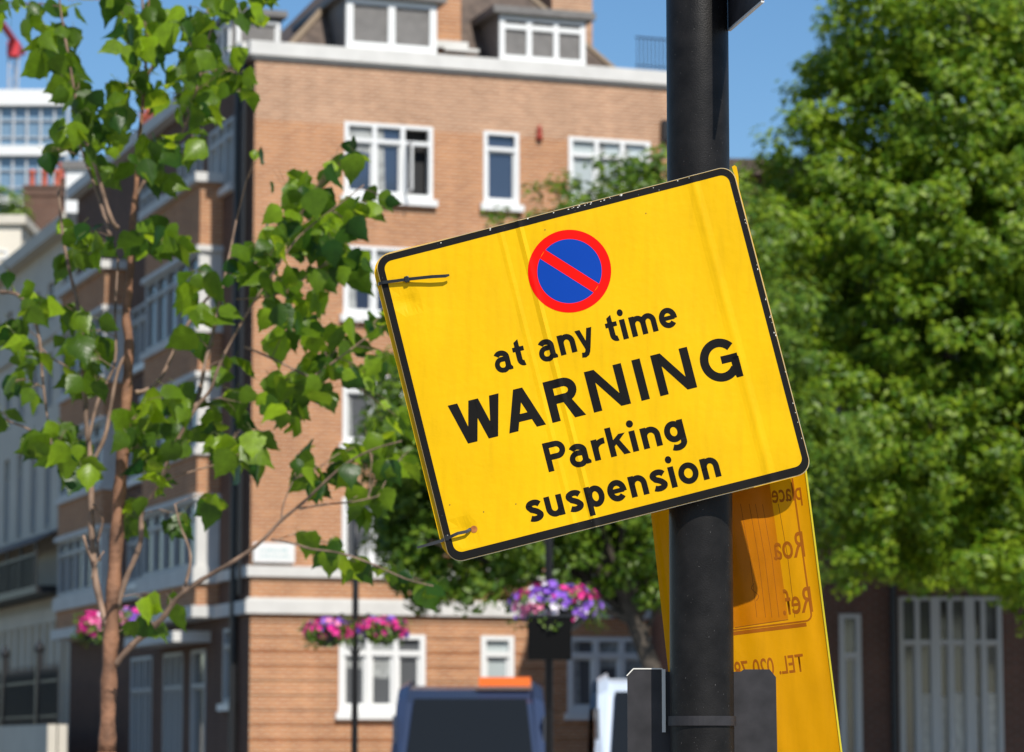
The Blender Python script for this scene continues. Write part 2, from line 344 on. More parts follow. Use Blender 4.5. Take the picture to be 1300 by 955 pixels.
def chimney(x0, x1, y0, y1, z0, z1, pots, axis, potc, parent, br, ph=.55):
    c = MB(); c.box(x0, x1, y0, y1, z0, z1); c.box(x0-.06, x1+.06, y0-.06, y1+.06, z1-.35, z1-.2); c.box(x0-.05, x1+.05, y0-.05, y1+.05, z1+.002, z1+.12)
    o = c.build('chimney', br, parent)
    for k in range(pots):
        t = (k+.5)/pots; x, y = (x0+(x1-x0)*t, (y0+y1)/2) if axis == 'x' else ((x0+x1)/2, y0+(y1-y0)*t)
        q = MB(); q.lathe([(.15, 0), (.13, .1), (.12, ph-.15), (.16, ph-.12), (.16, ph), (.09, ph), (.09, ph-.3)], (x, y, z1+.12), 12); q.build('chimney_pot', potc, o, smooth=True)
chimney(4.55, 5.2, .9, 2.0, 17.6, 20.6, 2, 'x', M['terracotta'], cb, M['brick'])
chimney(7.95, 9.0, 2.2, 3.6, 17.5, 21.5, 3, 'x', M['terracotta'], cb, M['brick_pale'])
fl = MB(); fl.box(4.5, 5.3, .65, .9, 17.85, 18.02); fl.box(4.7, 5.55, .6, .8, 17.78, 17.86); fl.build('flashing', M['stone'], cb)
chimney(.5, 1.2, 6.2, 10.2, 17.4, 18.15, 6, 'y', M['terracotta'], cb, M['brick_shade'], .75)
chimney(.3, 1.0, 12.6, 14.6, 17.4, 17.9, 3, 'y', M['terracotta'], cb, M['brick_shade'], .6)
rl = MB()
for k in range(22): x = 9.35+k*.1; rl.tube([(x, .12, 17.5), (x, .12, 18.35)], .012, 5)
rl.tube([(9.3, .12, 18.33), (11.5, .12, 18.33)], .02, 5); rl.tube([(9.3, .12, 17.65), (11.5, .12, 17.65)], .015, 5); rl.build('roof_railing', M['black'], cb)
def onfront(px, py, out=0):
    n = Vector((math.sin(ROT), -math.cos(ROT), 0)); d = FW*FPX+Vector((1,0,0))*(px-650)+UP*(477.5-py)
    return O+d*((C0+n*out-O).dot(n)/d.dot(n))
def wallthing(name, p, label, cat): return empty(name, p, ROT, label, cat)
t = wallthing('street_name_plate', C0+Matrix.Rotation(ROT, 3, 'Z')@Vector((.03, -.12, 5.70)), 'white street name plate fixed to the brick corner above the white band', 'sign')
m = MB(); m.box(0, .95, -.02, .01, 0, .44); m.build('plate', M['white'], t)
m = MB(); random.seed(4)
for row, (zz, h) in enumerate(((.24, .07), (.12, .05))):
    x = .14
    while x < .8: ww = random.uniform(.03, .06); m.box(x, x+ww, -.024, -.021, zz, zz+h*random.uniform(.5, 1)); x += ww+.03
m.build('lettering', mat('faded_teal', (.35,.52,.52), .6), t)
m = MB(); t = wallthing('alarm_bell', onfront(685, 178, .05), 'small red alarm bell on the brick wall beside the narrow top window', 'alarm')
m.lathe([(.01, 0), (.07, .01), (.09, .08), (.05, .12), (.05, .3), (.02, .36)], (0, 0, 0), 14); m.build('bell', mat('red_paint', (.35,.05,.03), .5), t)
m = MB(); m.box(-.07, .07, .0, .05, .02, .3); m.build('bracket', mat('rust', (.2,.07,.04), .7), t)
t = wallthing('alarm_box', onfront(846, 180, .1), 'small black alarm box high on the brick wall next to the pole', 'alarm box')
m = MB(); m.box(-.12, .14, -.08, .08, 0, .5); m.box(-.09, .11, -.1, -.08, .06, .42); m.build('housing', M['black'], t)

# ------------------------------------------------------------------ terrace down the side street
tr = empty('terrace_house', C0+Matrix.Rotation(ROT, 3, 'Z')@Vector((0, 20.05, 0)), ROT, 'long grey stucco terrace in shade down the side street with a black balcony', 'building')
m = MB(); TL = 30; F0 = Fl(0)
th = []
for fz0, fz1 in ((1.1, 4.0), (8.0, 10.6), (11.6, 13.2), (14.2, 15.3)):
    y = 1.0
    while y < TL-1.5: th.append((y, y+(.95 if fz0 > 2 else 1.1), fz0, fz1)); y += 2.25
wall(m, F0, 0, TL, 0, 16.4, th, 0, .25)
m.quad((0,0,0),(10,0,0),(10,0,16.4),(0,0,16.4)); m.quad((0,TL,0),(10,TL,0),(10,TL,16.4),(0,TL,16.4))
m.build('wall', M['stucco'], tr)
m = MB(); m.box(-.4, .1, 0, TL, 16.402, 16.8); m.box(-.12, .02, 0, TL, 13.6, 13.85); m.box(-.2, .02, 0, TL, 5.2, 5.6)
y = .4
while y < TL: m.box(-.22, -.001, y, y+.35, .3, 5.198); y += 1.125
m.build('cornice', M['stucco'], tr)
m = MB(); m.box(-1.0, -.01, 0, TL, 5.95, 6.15); m.box(-1.05, -.95, 0, TL, 7.0, 7.06)
m.add([(-1.1,0,7.35),(-1.1,TL,7.35),(0,TL,7.9),(0,0,7.9)], [(0,1,2,3)])
y = 0
while y < TL: m.box(-1.0, -.97, y, y+.03, 6.15, 7.0); y += .13
y = 0
while y < TL: m.box(-1.03, -.97, y, y+.06, 6.15, 7.36); y += 2.25
m.build('balcony', M['black'], tr)
for a in th: window(F0, *a, tr, 2 if a[2] > 5 else 1, True, fr=.07, sill=False, gl=M['glass_grey'], proud=-.1, paint=M['shaded_white'])
m = MB(); m.add([(0,0,16.8),(0,TL,16.8),(3.5,TL,19.2),(3.5,0,19.2),(10,0,19.2),(10,TL,19.2)], [(0,1,2,3),(3,2,5,4)]); m.quad((0,0,16.8),(3.5,0,19.2),(3.5,0,16.8),(1,0,16.8)); m.build('roof', M['lead'], tr)
ir = empty('iron_railing', C0+Matrix.Rotation(ROT, 3, 'Z')@Vector((-1.9, 12, 0)), ROT, 'black spiked iron railing in front of the grey terrace', 'railing')
m = MB()
for k in range(230):
    y = k*.16; m.tube([(0, y, -.1), (0, y, 3.55), (0, y, 3.8)], [.02, .02, .004], 5, cap=False)
m.build('railing_bars', M['black'], ir); m = MB(); m.box(-.03, .03, 0, 36.8, 3.3, 3.36); m.box(-.03, .03, 0, 36.8, 2.4, 2.45); m.build('top_rail', M['black'], ir)
m = MB(); m.box(-.25, .25, 0, 36.8, -.15, 2.2); m.build('plinth', M['stucco'], ir)
for k in range(7): m = MB(); m.box(-.09, .09, k*5+2.5, k*5+2.7, 2.2, 4.1); m.lathe([(.12, 4.1), (.14, 4.2), (.1, 4.3), (.01, 4.45)], (0, k*5+2.6, 0), 8); m.build('railing_post', M['black'], ir)

# far buildings
def blockthing(name, x0px, x1px, ytop, Y, depth, matr, label, cat='building'):
    a = at(x0px, ytop, Y); b = at(x1px, ytop, Y); t = empty(name, (b.x, Y, 0), 0, label, cat)
    return t, a.x-b.x, a.z
t, x0, zt_ = blockthing('office_building', -140, 81, 128, 250, 20, None, 'glass office block far behind the terrace with pale floor bands')
m = MB(); m.box(x0, 0, .5, 22, 0, zt_); m.build('curtain_wall', mat('office_glass', (.16,.25,.34), .08, spec=1.0), t)
m = MB()
for k in range(5): m.box(x0-.3, .3, -.2, .49, zt_-.4-k*4.1, zt_+.9-k*4.1-(0 if k == 0 else .5))
m.build('floor_band', M['white'], t)
m = MB()
for k in range(15): m.box(x0+k*1.1, x0+k*1.1+.18, .2, .495, zt_-20, zt_-.4)
for k in range(10): m.box(x0, 0, .3, .49, zt_-1.6-k*1.37, zt_-1.5-k*1.37)
m.build('mullion', mat('grey_frame', (.42,.45,.48), .5), t)
t, x0, zt_ = blockthing('brick_house', 26, 84, 262, 135, 8, None, 'brown brick house far off with a chimney stack of red pots')
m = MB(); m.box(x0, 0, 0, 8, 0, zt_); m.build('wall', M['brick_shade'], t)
chimney(x0+.1, x0+1.75, .2, 1.2, zt_, zt_+.85, 3, 'x', M['terracotta'], t, M['brick_shade'], .75)
chimney(x0+1.3, x0+1.9, 1.5, 2.6, zt_, zt_+1.4, 2, 'x', M['terracotta'], t, M['brick_shade'], .75)
t, x0, zt_ = blockthing('white_house', 84, 215, 205, 118, 10, None, 'sunlit white gable wall rising behind the terrace rooftop')
m = MB(); m.box(x0, 0, 0, 7, 0, zt_-.3); m.build('wall', M['white'], t); m = MB(); m.box(x0-.15, .15, -.15, 7.15, zt_-.298, zt_); m.build('roof', M['lead'], t)
window(Ff, x0+1.2, x0+2.2, zt_-2.6, zt_-1.2, t, 1, True, gl=M['glass_grey'], proud=.05)
t, x0, zt_ = blockthing('cream_house', -160, 27, 285, 122, 10, None, 'sunlit cream rendered house at the left edge behind the terrace')
m = MB(); m.box(x0, 0, 0, 9, 0, zt_); m.build('wall', M['cream'], t); m = MB(); m.box(x0-.2, .2, -.2, 9.2, zt_+.002, zt_+.35); m.build('cornice', M['stucco'], t)
window(Ff, -1.3, -.5, zt_-2.4, zt_-1, t, 1, True, gl=M['glass_grey'], proud=.05)
t = empty('tower_crane', at(14, 240, 320)*1.0, 0, 'thin far tower crane with a red cab above the office block', 'crane'); t.location.z = 0
ztop = at(14, 72, 320).z; m = MB(); m.tube([(-.5,0,0),(-.5,0,ztop)], .1, 4); m.tube([(.5,0,0),(.5,0,ztop)], .1, 4); m.tube([(0,.9,0),(0,.9,ztop)], .1, 4)
k = 0
while k < ztop-2: m.tube([(-.5,0,k),(.5,0,k+1)], .05, 4); m.tube([(.5,0,k+1),(-.5,0,k+2)], .05, 4); k += 2
m.build('mast', mat('crane_grey', (.5,.5,.52), .5), t); m = MB(); m.box(-.6, .6, -.6, 1, ztop, ztop+1.5); m.box(-.3, .3, -14, 6, ztop+1.5, ztop+1.9); m.build('cab', mat('crane_red', (.6,.04,.05), .5), t)

# building on the right, in the shade behind the trees
rbd = empty('brick_building', (3.95, 59, 0), R(3), 'dark brick building with tall white multi-pane windows in the shade behind the right tree', 'building')
wz = lambda py: at(1200, py, 59.3).z
wx = lambda px: at(px, 800, 59.3).x-3.95
rh = [(wx(1140), wx(1272), .9, wz(758)), (wx(1064), wx(1092), .9, wz(780)), (wx(1340), wx(1470), .9, wz(758))]
rh += [(wx(q), wx(q)+1.3, z_, z_+1.9) for q in (980, 1100, 1220, 1340) for z_ in (6.2, 9.0)] + [(a, a+1.9, z_, z_+1.9) for a in (14.5, 18, 21.5, 25, 28.5) for z_ in (1.2, 6.2, 9.0)]
m = MB(); wall(m, Ff, 0, 32, 0, 12.4, rh); m.quad((0,0,0),(0,14,0),(0,14,12.4),(0,0,12.4)); m.quad((32,0,0),(32,14,0),(32,14,12.4),(32,0,12.4)); m.build('wall', M['brick_dark_shaded'], rbd)
m = MB(); m.box(-.2, 32.2, -.2, 14, 12.402, 12.7); m.add([(0,0,12.7),(32,0,12.7),(30,4,13.0),(2,4,13.0),(0,14,12.7),(32,14,12.7),(30,10,13.0),(2,10,13.0)], [(0,1,2,3),(4,5,6,7),(0,3,7,4),(1,2,6,5),(3,2,6,7)]); m.build('roof', M['tile'], rbd)
chimney(5.75, 7.4, 1.5, 3, 12.7, 19, 3, 'x', M['terracotta'], rbd, M['brick_shade'])
for i, h in enumerate(rh):
    wo_ = window(Ff, *h, rbd, 6 if h[1]-h[0] > 1.5 else 1 if i == 1 else 2, True, fr=.085 if i in (0, 2) else .1, gl=M['glass_grey'], bars=1 if i > 2 else 0, paint=M['shaded_white'])
    if i in (0, 2):
        s = MB(); s.T = Ff; wl = (h[1]-h[0])/3
        for k in (1, 2): s.box(h[0]+wl*k-.05, h[0]+wl*k+.13, -.05, -.032, .9, h[3])
        s.build('mullion', M['shaded_white'], wo_)
        nb = MB(); x = h[0]+.35; random.seed(3)
        for k in range(3): nb.add([(x+.05,.08,1.0),(x+.5,.08,1.0),(x+.55,.08,2.55),(x+.0,.08,2.62+random.random()*.1)], [(0,1,2,3)]); x += .62
        nb.build('net_curtain', M['net'], wo_, recalc=False)
m = MB(); m.tube([(wx(1132), -.1, 0), (wx(1132), -.1, 12.3)], .06, 8); m.build('drainpipe', M['black'], rbd)

# ------------------------------------------------------------------ leafy trees
def leafy(name, parent, tufts, per, size, spread, matr, seed, droop=.2):
    rng = np.random.default_rng(seed); tc = np.array([t[:3] for t in tufts]); tn = np.array([t[3:6] for t in tufts])
    n = len(tc)*per; idx = np.repeat(np.arange(len(tc)), per)
    dirs = rng.normal(size=(n, 3)); dirs /= np.linalg.norm(dirs, axis=1)[:, None]
    rad = spread*rng.random(n)**.45; c = tc[idx]+dirs*rad[:, None]*np.array([1, 1, .75])
    nor = tn[idx]*.8+dirs*.7+np.array([.15, -.35, .6])+rng.normal(size=(n, 3))*.35; nor /= np.linalg.norm(nor, axis=1)[:, None]
    t1 = np.cross(nor, rng.normal(size=(n, 3))); t1 /= np.linalg.norm(t1, axis=1)[:, None]; t2 = np.cross(nor, t1)
    L = size*(.7+.6*rng.random(n))[:, None]; Wd = L*.52
    P = np.stack([c-t1*L*.5, c-t1*L*.05+t2*Wd*.5+nor*L*.08, c+t1*L*.5-nor*L*.06, c-t1*L*.05-t2*Wd*.5+nor*L*.08], 1).reshape(-1, 3)
    me = bpy.data.meshes.new(name); me.vertices.add(4*n); me.vertices.foreach_set('co', P.ravel())
    i4 = np.arange(n)*4; tri = np.stack([i4, i4+1, i4+2, i4, i4+2, i4+3], 1).ravel()
    me.loops.add(6*n); me.loops.foreach_set('vertex_index', tri.astype(np.int32)); me.polygons.add(2*n)
    me.polygons.foreach_set('loop_start', np.arange(0, 6*n, 3, dtype=np.int32)); me.update(calc_edges=True); me.materials.append(matr)
    o = bpy.data.objects.new(name, me); COL.objects.link(o); o.parent = parent; return o
def tufts_from(blobs, Y, base, density, seed, k=1.0):
    """blobs: (px, py, dy, radius m); tufts sit on and just inside each lobe"""
    rng = random.Random(seed); out = []
    for px, py, dy, r in blobs:
        c = at(px, py, Y+dy)-base; r *= k
        for _ in range(int(density*r*r)):
            v = Vector((rng.gauss(0,1), rng.gauss(0,1), rng.gauss(0,1))).normalized(); rr = r*(.62+.42*rng.random())
            p = c+Vector((v.x*rr, v.y*rr, v.z*rr*.85)); out.append((*p, *v))
    return out
def branches(mb, base, pts, rng, tgt, n):
    for k in range(n):
        t = rng.choice(tgt); p = Vector(t[:3]); a = rng.choice(pts); mid = (a+p)/2+Vector((rng.uniform(-.3,.3), rng.uniform(-.3,.3), rng.uniform(0,.4)))
        mb.tube([a, mid, p], [.055, .035, .01], 5, cap=False)
# right tree
YR = 54.0
base = Vector((11.2, YR, 0)); rt_ = empty('leafy_tree', base, 0, 'big dense bright green tree filling the right side', 'tree', 'large trees across the road')
rng = random.Random(5); blobs = []
for px, py, r in ((1105,60,.95),(1180,20,1.3),(1245,30,1.2),(1060,130,.75),(1120,150,1.2),(1225,150,1.5),(1330,180,1.6),(1000,215,.75),(1070,250,1.1),(1160,280,1.3),(1270,300,1.5),
                  (985,300,.7),(1010,380,1.0),(1100,400,1.3),(1210,430,1.4),(1320,430,1.6),(1010,490,.9),(1080,540,1.1),(1180,570,1.3),(1290,580,1.4),(1060,640,.95),(1130,670,1.0),(1220,670,1.1),(1310,680,1.2),
                  (1085,715,.5),(1170,722,.4),(1255,712,.5),(1310,740,.8),(1400,300,2),(1420,500,2),(1400,170,1.8),(1220,-110,1.5),(1160,-80,.9),(960,250,.5),(965,330,.5),(1045,85,.35),(1090,5,.6),(1017,150,.3),(1230,700,.6)):
    blobs.append((px, py, rng.uniform(-1.6, .6), r))
    if r > .9: blobs.append((px+rng.uniform(-30,30), py+rng.uniform(-20,20), 2.0, r*.9))
tf = tufts_from(blobs, YR, base, 40, 3, 1.17)
leafy('crown', rt_, tf, 36, .15, .32, M['leaf_dark'], 7)
m = MB(); sp = [Vector((0,0,-.1)), Vector((-.1,0,1.5)), Vector((-.3,.1,3)), Vector((-1.2,.1,6)), Vector((-2.3,0,9)), Vector((-3.2,.2,13))]; m.tube(sp, [.32,.26,.22,.18,.12,.04], 12)
m.build('trunk', M['bark'], rt_, smooth=True); m = MB(); branches(m, base, sp[2:5], rng, tf, 60); m.build('branches', M['bark'], rt_)
# middle tree, behind the sign
YM = 40.0
bp = at(846, 950, YM); base = Vector((bp.x, YM, 0)); mt_ = empty('leafy_tree', base, 0, 'dark green tree with a leaning bare trunk behind the yellow warning sign', 'tree', 'large trees across the road')
blobs = []
for px, py, r in ((800,235,.45),(740,270,.55),(835,215,.3),(700,300,.4),(850,290,.8),(640,290,.2),(770,330,.9),(650,350,.5),(700,420,1.0),(830,430,1.2),(600,400,.4),(560,480,.7),(640,520,1.0),(520,560,.55),(570,610,.8),
                  (500,600,.35),(520,650,.45),(660,640,1.0),(760,620,1.0),(860,600,1.1),(560,700,.6),(620,715,.5),(690,700,.6),(760,700,.55),(820,720,.5),(880,680,.8),(600,750,.22),(650,745,.25),(530,735,.28),(820,755,.2),(790,735,.25),
                  (940,420,1.0),(950,600,.9),(940,720,.7),(930,300,.6),(985,640,.7),(1000,740,.4),(1020,560,.8),(560,740,.3),(515,520,.5),(545,560,.6),(530,620,.55),(560,660,.6),(510,690,.35),(545,735,.35),(600,560,.7)):
    blobs.append((px, py, rng.uniform(-.8, .8), r))
    if py > 480 and px < 880: blobs.append((px+rng.uniform(-15,15), py-8, 1.6, r))
    if r > .75: blobs.append((px, py, 1.3, r*.9))
tf = tufts_from(blobs, YM, base, 52, 9, 1.12)
leafy('crown', mt_, tf, 36, .12, .25, M['leaf_mid'], 17)
sp = [Vector((0,0,-.1)), at(846,945,YM)-base, at(828,850,YM)-base, at(806,790,YM)-base, at(785,740,YM)-base, at(740,640,YM)-base, at(720,450,YM)-base, at(735,330,YM)-base]
m = MB(); m.tube(sp, [.17,.15,.12,.11,.09,.08,.06,.02], 10); m.tube([sp[1], at(880,800,YM)-base, at(900,700,YM)-base, at(880,450,YM)-base], [.12,.09,.07,.03], 8)
m.build('trunk', M['bark'], mt_, smooth=True); m = MB(); branches(m, base, sp[3:6], rng, tf, 45)
for q in (((800,775),(835,760),(850,745)),((790,750),(760,745),(700,730)),((815,810),(830,780),(845,770))): m.tube([at(a, b, YM)-base for a, b in q], [.04,.025,.012], 5, cap=False)
m.build('branches', M['bark'], mt_)
# small far tree top behind terrace
base = Vector((at(12, 300, 128).x, 128, 0)); t = empty('round_tree', base, 0, 'small round green tree top far behind the cream house', 'tree')
tf = tufts_from([(6,262,0,.9),(18,280,0,.7)], 128, base, 40, 2); leafy('crown', t, tf, 16, .25, .4, M['leaf_mid'], 3)
m = MB(); m.tube([(0,0,0),(0,0,22)], [.3,.1], 8); m.build('trunk', M['bark'], t)

# ------------------------------------------------------------------ lamp posts with flower baskets
BL = [mat('bloom_magenta', (.62,.015,.22), .6), mat('bloom_purple', (.26,.10,.55), .6), mat('bloom_white', (.8,.72,.8), .6), mat('bloom_pink', (.75,.22,.38), .6)]
def flowers(name, loc, rx, rz, label, wts, seed, group, n=150, ring=0):
    t = empty(name, loc, 0, label, 'flower basket', group); rng = random.Random(seed)
    b = MB(); b.lathe([(rx*.25, -rz*1.05), (rx*.6, -rz*.7), (rx*.78, -rz*.1), (rx*.8, 0), (rx*.7, .0), (rx*.1, -.02)], (0,0,0), 18); b.build('basket', M['black'], t, smooth=True)
    tf = []
    for _ in range(60):
        a = rng.uniform(0, 6.283); r = rx*math.sqrt(rng.random())*1.05; tf.append((r*math.cos(a), r*math.sin(a), rng.uniform(-rz*.75, rz*.6), math.cos(a), math.sin(a), .5))
    leafy('foliage', t, tf, 14, .05, .1, M['leaf_mid'], seed)
    m = MB()
    for _ in range(n):
        a = rng.uniform(0, 6.283); e = rng.uniform(-.5, 1.35); nv = Vector((math.cos(a)*math.cos(e), math.sin(a)*math.cos(e), math.sin(e)))
        p = Vector((nv.x*rx, nv.y*rx, nv.z*rz*.9))*rng.uniform(.80, 1.20); u = nv.cross(Vector((.2,.3,1))).normalized(); v = nv.cross(u); r = rng.uniform(.028, .045)
        patch = (math.sin(a*2.3+seed)+math.sin(e*3+seed*1.7))*.25+.5+rng.uniform(-.22,.22); k = 0; acc = 0
        for k, ww in enumerate(wts):
            acc += ww
            if patch < acc: break
        vs = [p-nv*.012]; 
        for q in range(10):
            an = q*math.pi/5; rr = r*(1 if q % 2 == 0 else .72); vs.append(p+u*math.cos(an)*rr+v*math.sin(an)*rr+nv*.006)
        m.add(vs, [(0, 1+q, 1+(q+1)%10) for q in range(10)], k)
    m.build('blooms', BL, t, recalc=False); return t
def lamp_post(x, Y, ztop, label, arms, zarm, lant=True):
    t = empty('lamp_post', (x, Y, 0), 0, label, 'lamp post', 'black lamp posts with flower baskets')
    m = MB(); m.lathe([(.035, .9), (.032, ztop-.3), (.03, ztop)], (0,0,0), 14); m.build('post', M['black'], t, smooth=True)
    m = MB(); m.lathe([(.11, -.14), (.11, .1), (.08, .14), (.075, .8), (.05, .9)], (0,0,0), 14); m.build('base', M['black'], t, smooth=True)
    m = MB()
    if lant:
        m.lathe([(.05, 0), (.09, .02), (.16, .4), (.18, .42), (.10, .52), (.03, .56), (.02, .64), (.0, .68)], (0,0,ztop), 6); m.build('lantern', [M['black']], t)
    else:
        m.lathe([(.03, 0), (.055, .04), (.055, .09), (.0, .16)], (0,0,ztop), 12); m.build('finial', M['black'], t, smooth=True)
    if arms:
        m = MB()
        for s in (-1, 1): m.tube([(0,0,zarm), (s*arms*.5,0,zarm+.12), (s*arms,0,zarm+.06)], .014, 6); m.tube([(0,0,zarm-.35), (s*arms*.6,0,zarm-.02)], .01, 6)
        m.build('basket_arm', M['black'], t)
    return t
GB = 'hanging flower baskets'
p = at(451, 800, 40); lamp_post(p.x, 31.0, 4.0, 'slim black post with a magenta basket on either side in front of the brick building', .31, 2.92, False) if False else None
YL = 32.0
p = at(451, 797, YL); lamp_post(p.x, YL, at(451, 655, YL).z, 'slim black post in front of the brick building with a basket on either side', .26, p.z+.02, False)
flowers('flower_basket', (at(417, 803, YL).x, YL, at(417, 803, YL).z), .24, .14, 'magenta and purple basket left of the slim post', (.62,.28,.0,.1), 3, GB)
flowers('flower_basket', (at(486, 800, YL).x, YL, at(486, 800, YL).z), .25, .13, 'magenta basket with violet blooms right of the slim post', (.55,.45,0,0), 6, GB)
p = at(143, 800, YL); lamp_post(p.x, YL, at(143, 690, YL).z, 'slim black post hidden behind the young birch trunk', .22, at(143, 790, YL).z, False)
flowers('flower_basket', (at(120, 797, YL).x, YL, at(120, 797, YL).z), .16, .17, 'bright pink basket left of the birch trunk', (.7,.05,.1,.15), 8, GB, 90)
flowers('flower_basket', (at(166, 788, YL).x, YL, at(166, 788, YL).z), .17, .13, 'pink and lilac basket right of the birch trunk', (.15,.3,.25,.3), 12, GB, 90)
YB = 25.5
p = at(697, 800, YB); lamp_post(p.x, YB, at(697, 540, YB).z, 'black lamp post under the yellow sign carrying a large flower basket and a square board', 0, 0, True)
pf = at(706, 772, YB); flowers('flower_basket', (pf.x, YB-.02, pf.z), .34, .20, 'large round basket of purple and white petunias on the post below the sign', (.28,.34,.2,.18), 5, GB, 260)
t = empty('square_board', (p.x, YB-.36, at(697, 838, YB-.36).z), 0, 'black square sign board fixed to the post under the large flower basket', 'sign')
m = MB(); m.box(-.175, .175, -.02, .02, 0, .34); m.build('board', mat('matt_black', (.004,.004,.004), .7, spec=.1), t); m = MB(); m.box(-.19, .19, -.03, .03, .34, .36); m.box(-.03, .03, .02, .34, .1, .16); m.build('bracket', M['black'], t)

# ------------------------------------------------------------------ parked vans
def van(loc, rz, hgt, wid, paint, label, beacon):
    t = empty('parked_van', loc, rz, label, 'van', 'vans parked across the road')
    h, L, w2 = hgt, 5.2, wid/2
    prof = [(0,.45),(0,.95),(.15,1.12),(.95,1.30),(1.75,h-.22),(2.1,h-.06),(2.7,h),(4.6,h),(5.1,h-.12),(5.2,h-.4),(5.2,.4),(.2,.3)]
    n = len(prof); m = MB(); vs = []
    for sx, ins in ((-1,.14),(-1,0),(1,0),(1,.14)):
        for y, z in prof:
            tap = 1-.10*max(0, (z-1.2)/(h-1.2)); xx = sx*(w2-ins)*tap; zz = z-(0 if ins else .07 if z > h-.3 else 0)
            vs.append((xx, y, zz))
    fs = [tuple(range(n)), tuple(range(3*n, 4*n))[::-1]]
    for a in range(3):
        for i in range(n): j = (i+1) % n; fs.append((a*n+i, a*n+j, (a+1)*n+j, (a+1)*n+i))
    m.add(vs, fs); m.build('body', paint, t)
    sc = MB(); k = w2*.80; kt = w2*.70
    sc.add([(-k,1.0,1.36),(k,1.0,1.36),(kt,1.74,h-.27),(-kt,1.74,h-.27)], [(0,1,2,3)]); o = sc.build('windscreen', M['screen'], t, recalc=False); o.location = (0,-.03,.03)
    q = MB()
    for a_ in (-.55, .1): q.tube([(a_*w2, .98, 1.42), ((a_+.55)*w2, 1.12, 1.52)], .014, 5)
    q.box(-k-.02, k+.02, .93, .99, 1.30, 1.37); q.build('wiper', M['black'], t)
    q = MB(); q.box(-.26, .26, -.09, -.081, .42, .53); q.build('number_plate', M['white'], t)
    q = MB()
    for zz in (.70, .77, .84): q.box(-w2*.55, w2*.55, -.03, .0, zz+.3, zz+.34)
    q.build('grille', M['black'], t)
    for s in (-1, 1):
        q = MB(); q.box(s*w2*.93-.02, s*w2*.93+.02, 1.35, 2.3, 1.32, h-.45); q.build('side_window', M['glass'], t)
        q = MB(); q.box(s*(w2-.28)-.18, s*(w2-.28)+.18, -.03, .12, .72, .98); q.build('headlight', M['glass_pale'], t)
        q = MB(); q.box(min(s*w2, s*(w2+.2)), max(s*w2, s*(w2+.2)), 1.15, 1.25, 1.3, 1.6); q.build('mirror', M['black'], t)
        for yy in (.95, 4.2):
            q = MB(); q.T = lambda a, b, c, s=s, yy=yy: Vector((s*(w2-.12)+c, yy+a, .22+b)); q.lathe([(.2,-.11),(.33,-.11),(.34,0),(.33,.11),(.2,.11)], (0,0,0), 20); wo__ = q.build('wheel', M['black'], t)
            q = MB(); q.T = lambda a, b, c, s=s, yy=yy: Vector((s*(w2-.12)+c, yy+a, .22+b)); q.lathe([(.02,-.115),(.19,-.115),(.19,.115),(.02,.115)], (0,0,0), 16); q.build('rim', M['lead'], wo__)
    q = MB(); q.box(-w2+.05, w2-.05, -.08, -.001, .35, .62); q.box(-.5, .5, -.05, -.001, .7, .92); q.build('bumper', M['black'], t)
    if beacon:
        q = MB(); q.box(.1, .72, 1.95, 2.2, h-.09, h+.02); q.build('light_bar', mat('amber_plastic', (.85,.16,.02), .3), t)
    return t
pn = mat('navy_paint', (.03,.045,.09), .25, spec=.6); pw = mat('pale_blue_paint', (.55,.62,.72), .3, spec=.6)
x1, x2 = at(492, 865, 37).x, at(700, 865, 37).x
van(((x1+x2)/2, 36, -.12), 0, at(600, 862, 38).z+.12, x2-x1, pn, 'dark navy van with an amber light bar on its roof', True)
x1, x2 = at(752, 865, 37).x, at(960, 865, 37).x
van(((x1+x2)/2, 36, -.12), 0, at(800, 853, 38).z+.12, x2-x1, pw, 'pale blue van parked behind the black pole', False)

# ------------------------------------------------------------------ young birch on the left
YT = 9.0
birch_bark = mat('birch_bark', (.20,.095,.05), .75, vary=.6, scale=14, bump=.5, bscale=60)
birch_twig = mat('birch_twig', (.22,.14,.095), .7, vary=.5, scale=20)
base = Vector((at(137, 960, YT).x, YT, 0)); yt = empty('young_birch', base, 0, 'slender young birch with reddish stem and fluttering green leaves on the left', 'tree')
def P(px, py, dy=0): return at(px, py, YT+dy)-base
PX = .00225
def stem(name, pts, r0, r1, dy0=0, dy1=0, mt=None, n=8):
    q = [P(a, b, dy0+(dy1-dy0)*i/(len(pts)-1)) for i, (a, b) in enumerate(pts)]
    # smooth (catmull-rom)
    out = []; rr = []
    for i in range(len(q)-1):
        p0, p1, p2, p3 = q[max(i-1,0)], q[i], q[i+1], q[min(i+2,len(q)-1)]
        for k in range(4):
            t = k/4; out.append(.5*((2*p1)+(p2-p0)*t+(2*p0-5*p1+4*p2-p3)*t*t+(3*p1-p0-3*p2+p3)*t**3)); rr.append(i+t)
    out.append(q[-1]); rr.append(len(q)-1)
    rad = [(r0+(r1-r0)*(x/(len(q)-1)))*PX*(1+.12*math.sin(i*2.1)) for i, x in enumerate(rr)]
    m = MB(); m.tube(out, rad, n); return m.build(name, mt or birch_bark, yt, smooth=True), out
g0 = (137+(-1), 960)
q0 = MB(); 
m_, _ = stem('trunk', [(136,955),(138,865),(142,790),(147,700),(152,620),(157,560),(160,510),(164,440),(160,400),(166,340),(168,280),(173,240),(176,188),(184,100),(186,60),(190,-20)], 11, .8)
m = MB(); gp = P(136, 955); m.tube([Vector((gp.x, 0, -.05)), gp], [.03, 12.5*PX], 10); m.build('trunk_base', birch_bark, yt, smooth=True)
